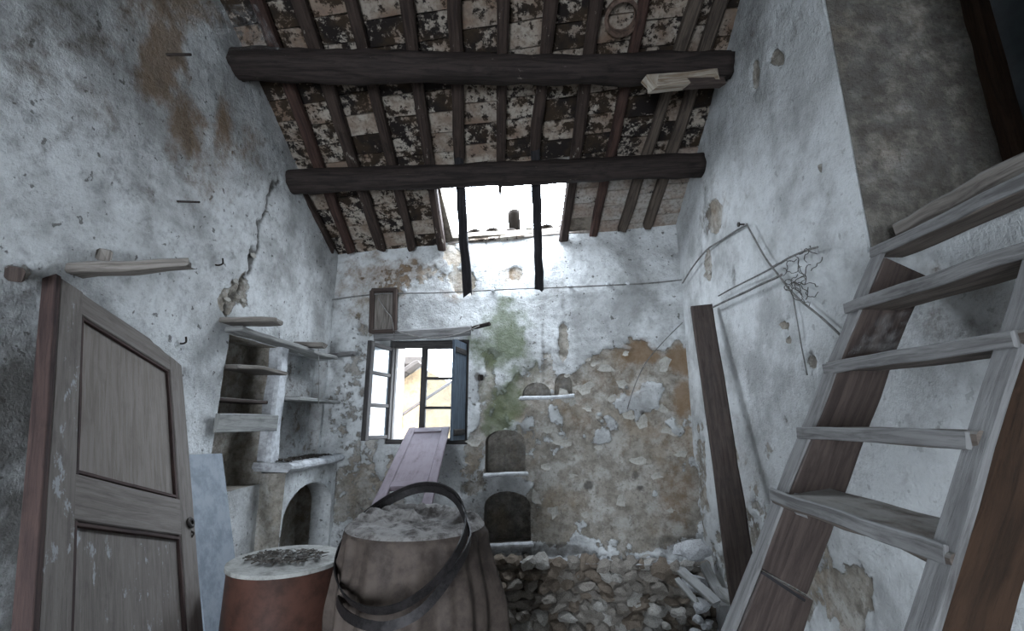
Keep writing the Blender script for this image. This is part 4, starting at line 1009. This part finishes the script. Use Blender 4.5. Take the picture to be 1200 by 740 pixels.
wq = [atY(x, y, Yh - .03) for x, y in ((463, 483), (470, 482), (470, 502), (463, 503))]; slabpoly('house_window', wq, .02, M['shutter'], house)
for i in range(3):
    a, b = g[i], g[i + 1]; plank('verge_tile', a + V((0, -.1, .06)), b + V((0, -.1, .06)), V((0, 1, 0)), .35, .06, M['clay'], house, n=4, jit=.02)
far = empty('far_house', atY(480, 440, 15), 'pale distant house with a level eave behind the stone gable', 'house')
fq = [atY(x, y, 15) for x, y in ((440, 430), (494, 430))]; slabpoly('house_wall', fq + [V((fq[1].x, 15, -2.5)), V((fq[0].x, 15, -2.5))], 4, M['far_wall'], far)
plank('eave', atY(438, 425, 14.7), atY(496, 424, 14.7), V((0, 0, 1)), .3, .6, M['clay'], far, n=6, jit=.02)
hv, hf = [], []
for i in range(61):
    x = -40 + i * 1.0; hz_ = 6.5 + 2.5 * noise.noise(V((x * .08, 2, 1)))
    hv += [V((x, 70, -2.5)), V((x, 74 + 4, hz_)), V((x, 96, -2.5))]
for i in range(60): a = i * 3; hf += [(a, a + 3, a + 4, a + 1), (a + 1, a + 4, a + 5, a + 2)]
tag(mesh_obj('hill', hv, hf, M['hill'], smooth=True), 'hazy blue hill on the horizon beyond the window', 'hill', kind='structure')
ra, rz = atY(455, 497, 6.3), atY(532, 446, 6.62); rg_ = ra + (ra - rz) * ((ra.z + 2.5) / (rz.z - ra.z))
tube('leaning_pole', [rg_, (rg_ + rz) / 2, rz], .022, M['iron'], k=1, tags=('dark slanting pole leaning on the stone house outside the window', 'pole'))

# ================================================================== FLAKES AND COBWEBS
fk = random.Random(17)
def flake(fr, x, y, rpx, lift, parent):
    c = fr.pix(x, y, -.006); R_ = rpx * (c - CAM).length / FPX; vs, fs = [], []; n = 9; a0 = fk.uniform(0, 6.3)
    rim = [R_ * fk.uniform(.35, 1.25) for _ in range(n)]; wd, ht = fk.uniform(.8, 1.3), fk.uniform(.5, .9)
    for lay in (0, .004):
        vs.append(c + fr.n * lay)
        for k in (.55, 1):
            for i in range(n):
                a = a0 + 2 * pi * i / n; du, dv_ = cos(a) * rim[i] * k * wd, sin(a) * rim[i] * k * ht
                out = .0 + lay + lift * max(0, -dv_ / R_ + .2) ** 2 * k
                vs.append(c + fr.u * du + V((0, 0, dv_)) + fr.n * out)
    m = 1 + 2 * n
    for o in (0, m):
        for i in range(n):
            j = (i + 1) % n; fs.append((o, o + 1 + i, o + 1 + j)); fs.append((o + 1 + i, o + 1 + n + i, o + 1 + n + j, o + 1 + j))
    for i in range(n): j = (i + 1) % n; fs.append((1 + n + i, m + 1 + n + i, m + 1 + n + j, 1 + n + j))
    mesh_obj('plaster_flake', vs, fs, M['flake'], parent, smooth=False)
for (x, y) in ((662, 462), (672, 470), (690, 476), (684, 418), (696, 428), (708, 432), (716, 470), (740, 488), (752, 492), (772, 480), (790, 505), (676, 408), (700, 488), (728, 452), (664, 440), (684, 455), (780, 430), (735, 415),
               (640, 500), (660, 520), (705, 525), (748, 540), (625, 585), (690, 602), (770, 560), (800, 530), (555, 520), (540, 560), (638, 545), (730, 590), (672, 560), (790, 600), (650, 600)):
    flake(FB, x + fk.uniform(-3, 3), y + fk.uniform(-3, 3), fk.uniform(5, 11), fk.uniform(.004, .014), wall_back)
for (x, y) in ((275, 330), (266, 352), (284, 352), (296, 300)): flake(FL, x, y, 5, .02, wall_left)
for (x, y) in ((850, 560), (862, 600), (848, 620), (846, 262), (832, 320)): flake(FR, x, y, 5, .02, wall_right)
def web(a, b, c, d, sag, label, n=14):
    vs, fs = [], []
    for i in range(n + 1):
        for j in range(n + 1):
            u, v = i / n, j / n; p = (a.lerp(b, u)).lerp(d.lerp(c, u), v)
            k = sin(pi * u) * sin(pi * v); vs.append(p + V((0, 0, -sag * k)) + noise.noise_vector(p * 12) * .012 * k)
    for i in range(n):
        for j in range(n): q = i * (n + 1) + j; fs.append((q, q + n + 1, q + n + 2, q + 1))
    return tag(mesh_obj('cobweb', vs, fs, M['web'], smooth=True), label, 'cobweb')
web(FL.pix(200, 5, .01), FL.pix(262, 60, .02), atY(330, 58, b1a.y - .08), roofpix(300, 5, -.08), .08, 'grey dusty cobweb in the corner above the sooty beam end')
web(V((T[2][0] + .02, YF - .02, T[2][1] + .03)), V((T[2][0] + .02, YF - .25, T[2][1] + .03)), V((T[1][0] + .06, YF - .2, T[1][1] - .06)), V((T[1][0] + .05, YF - .01, T[1][1] - .03)), .05, 'pale dusty cobweb stretched between two ladder treads')
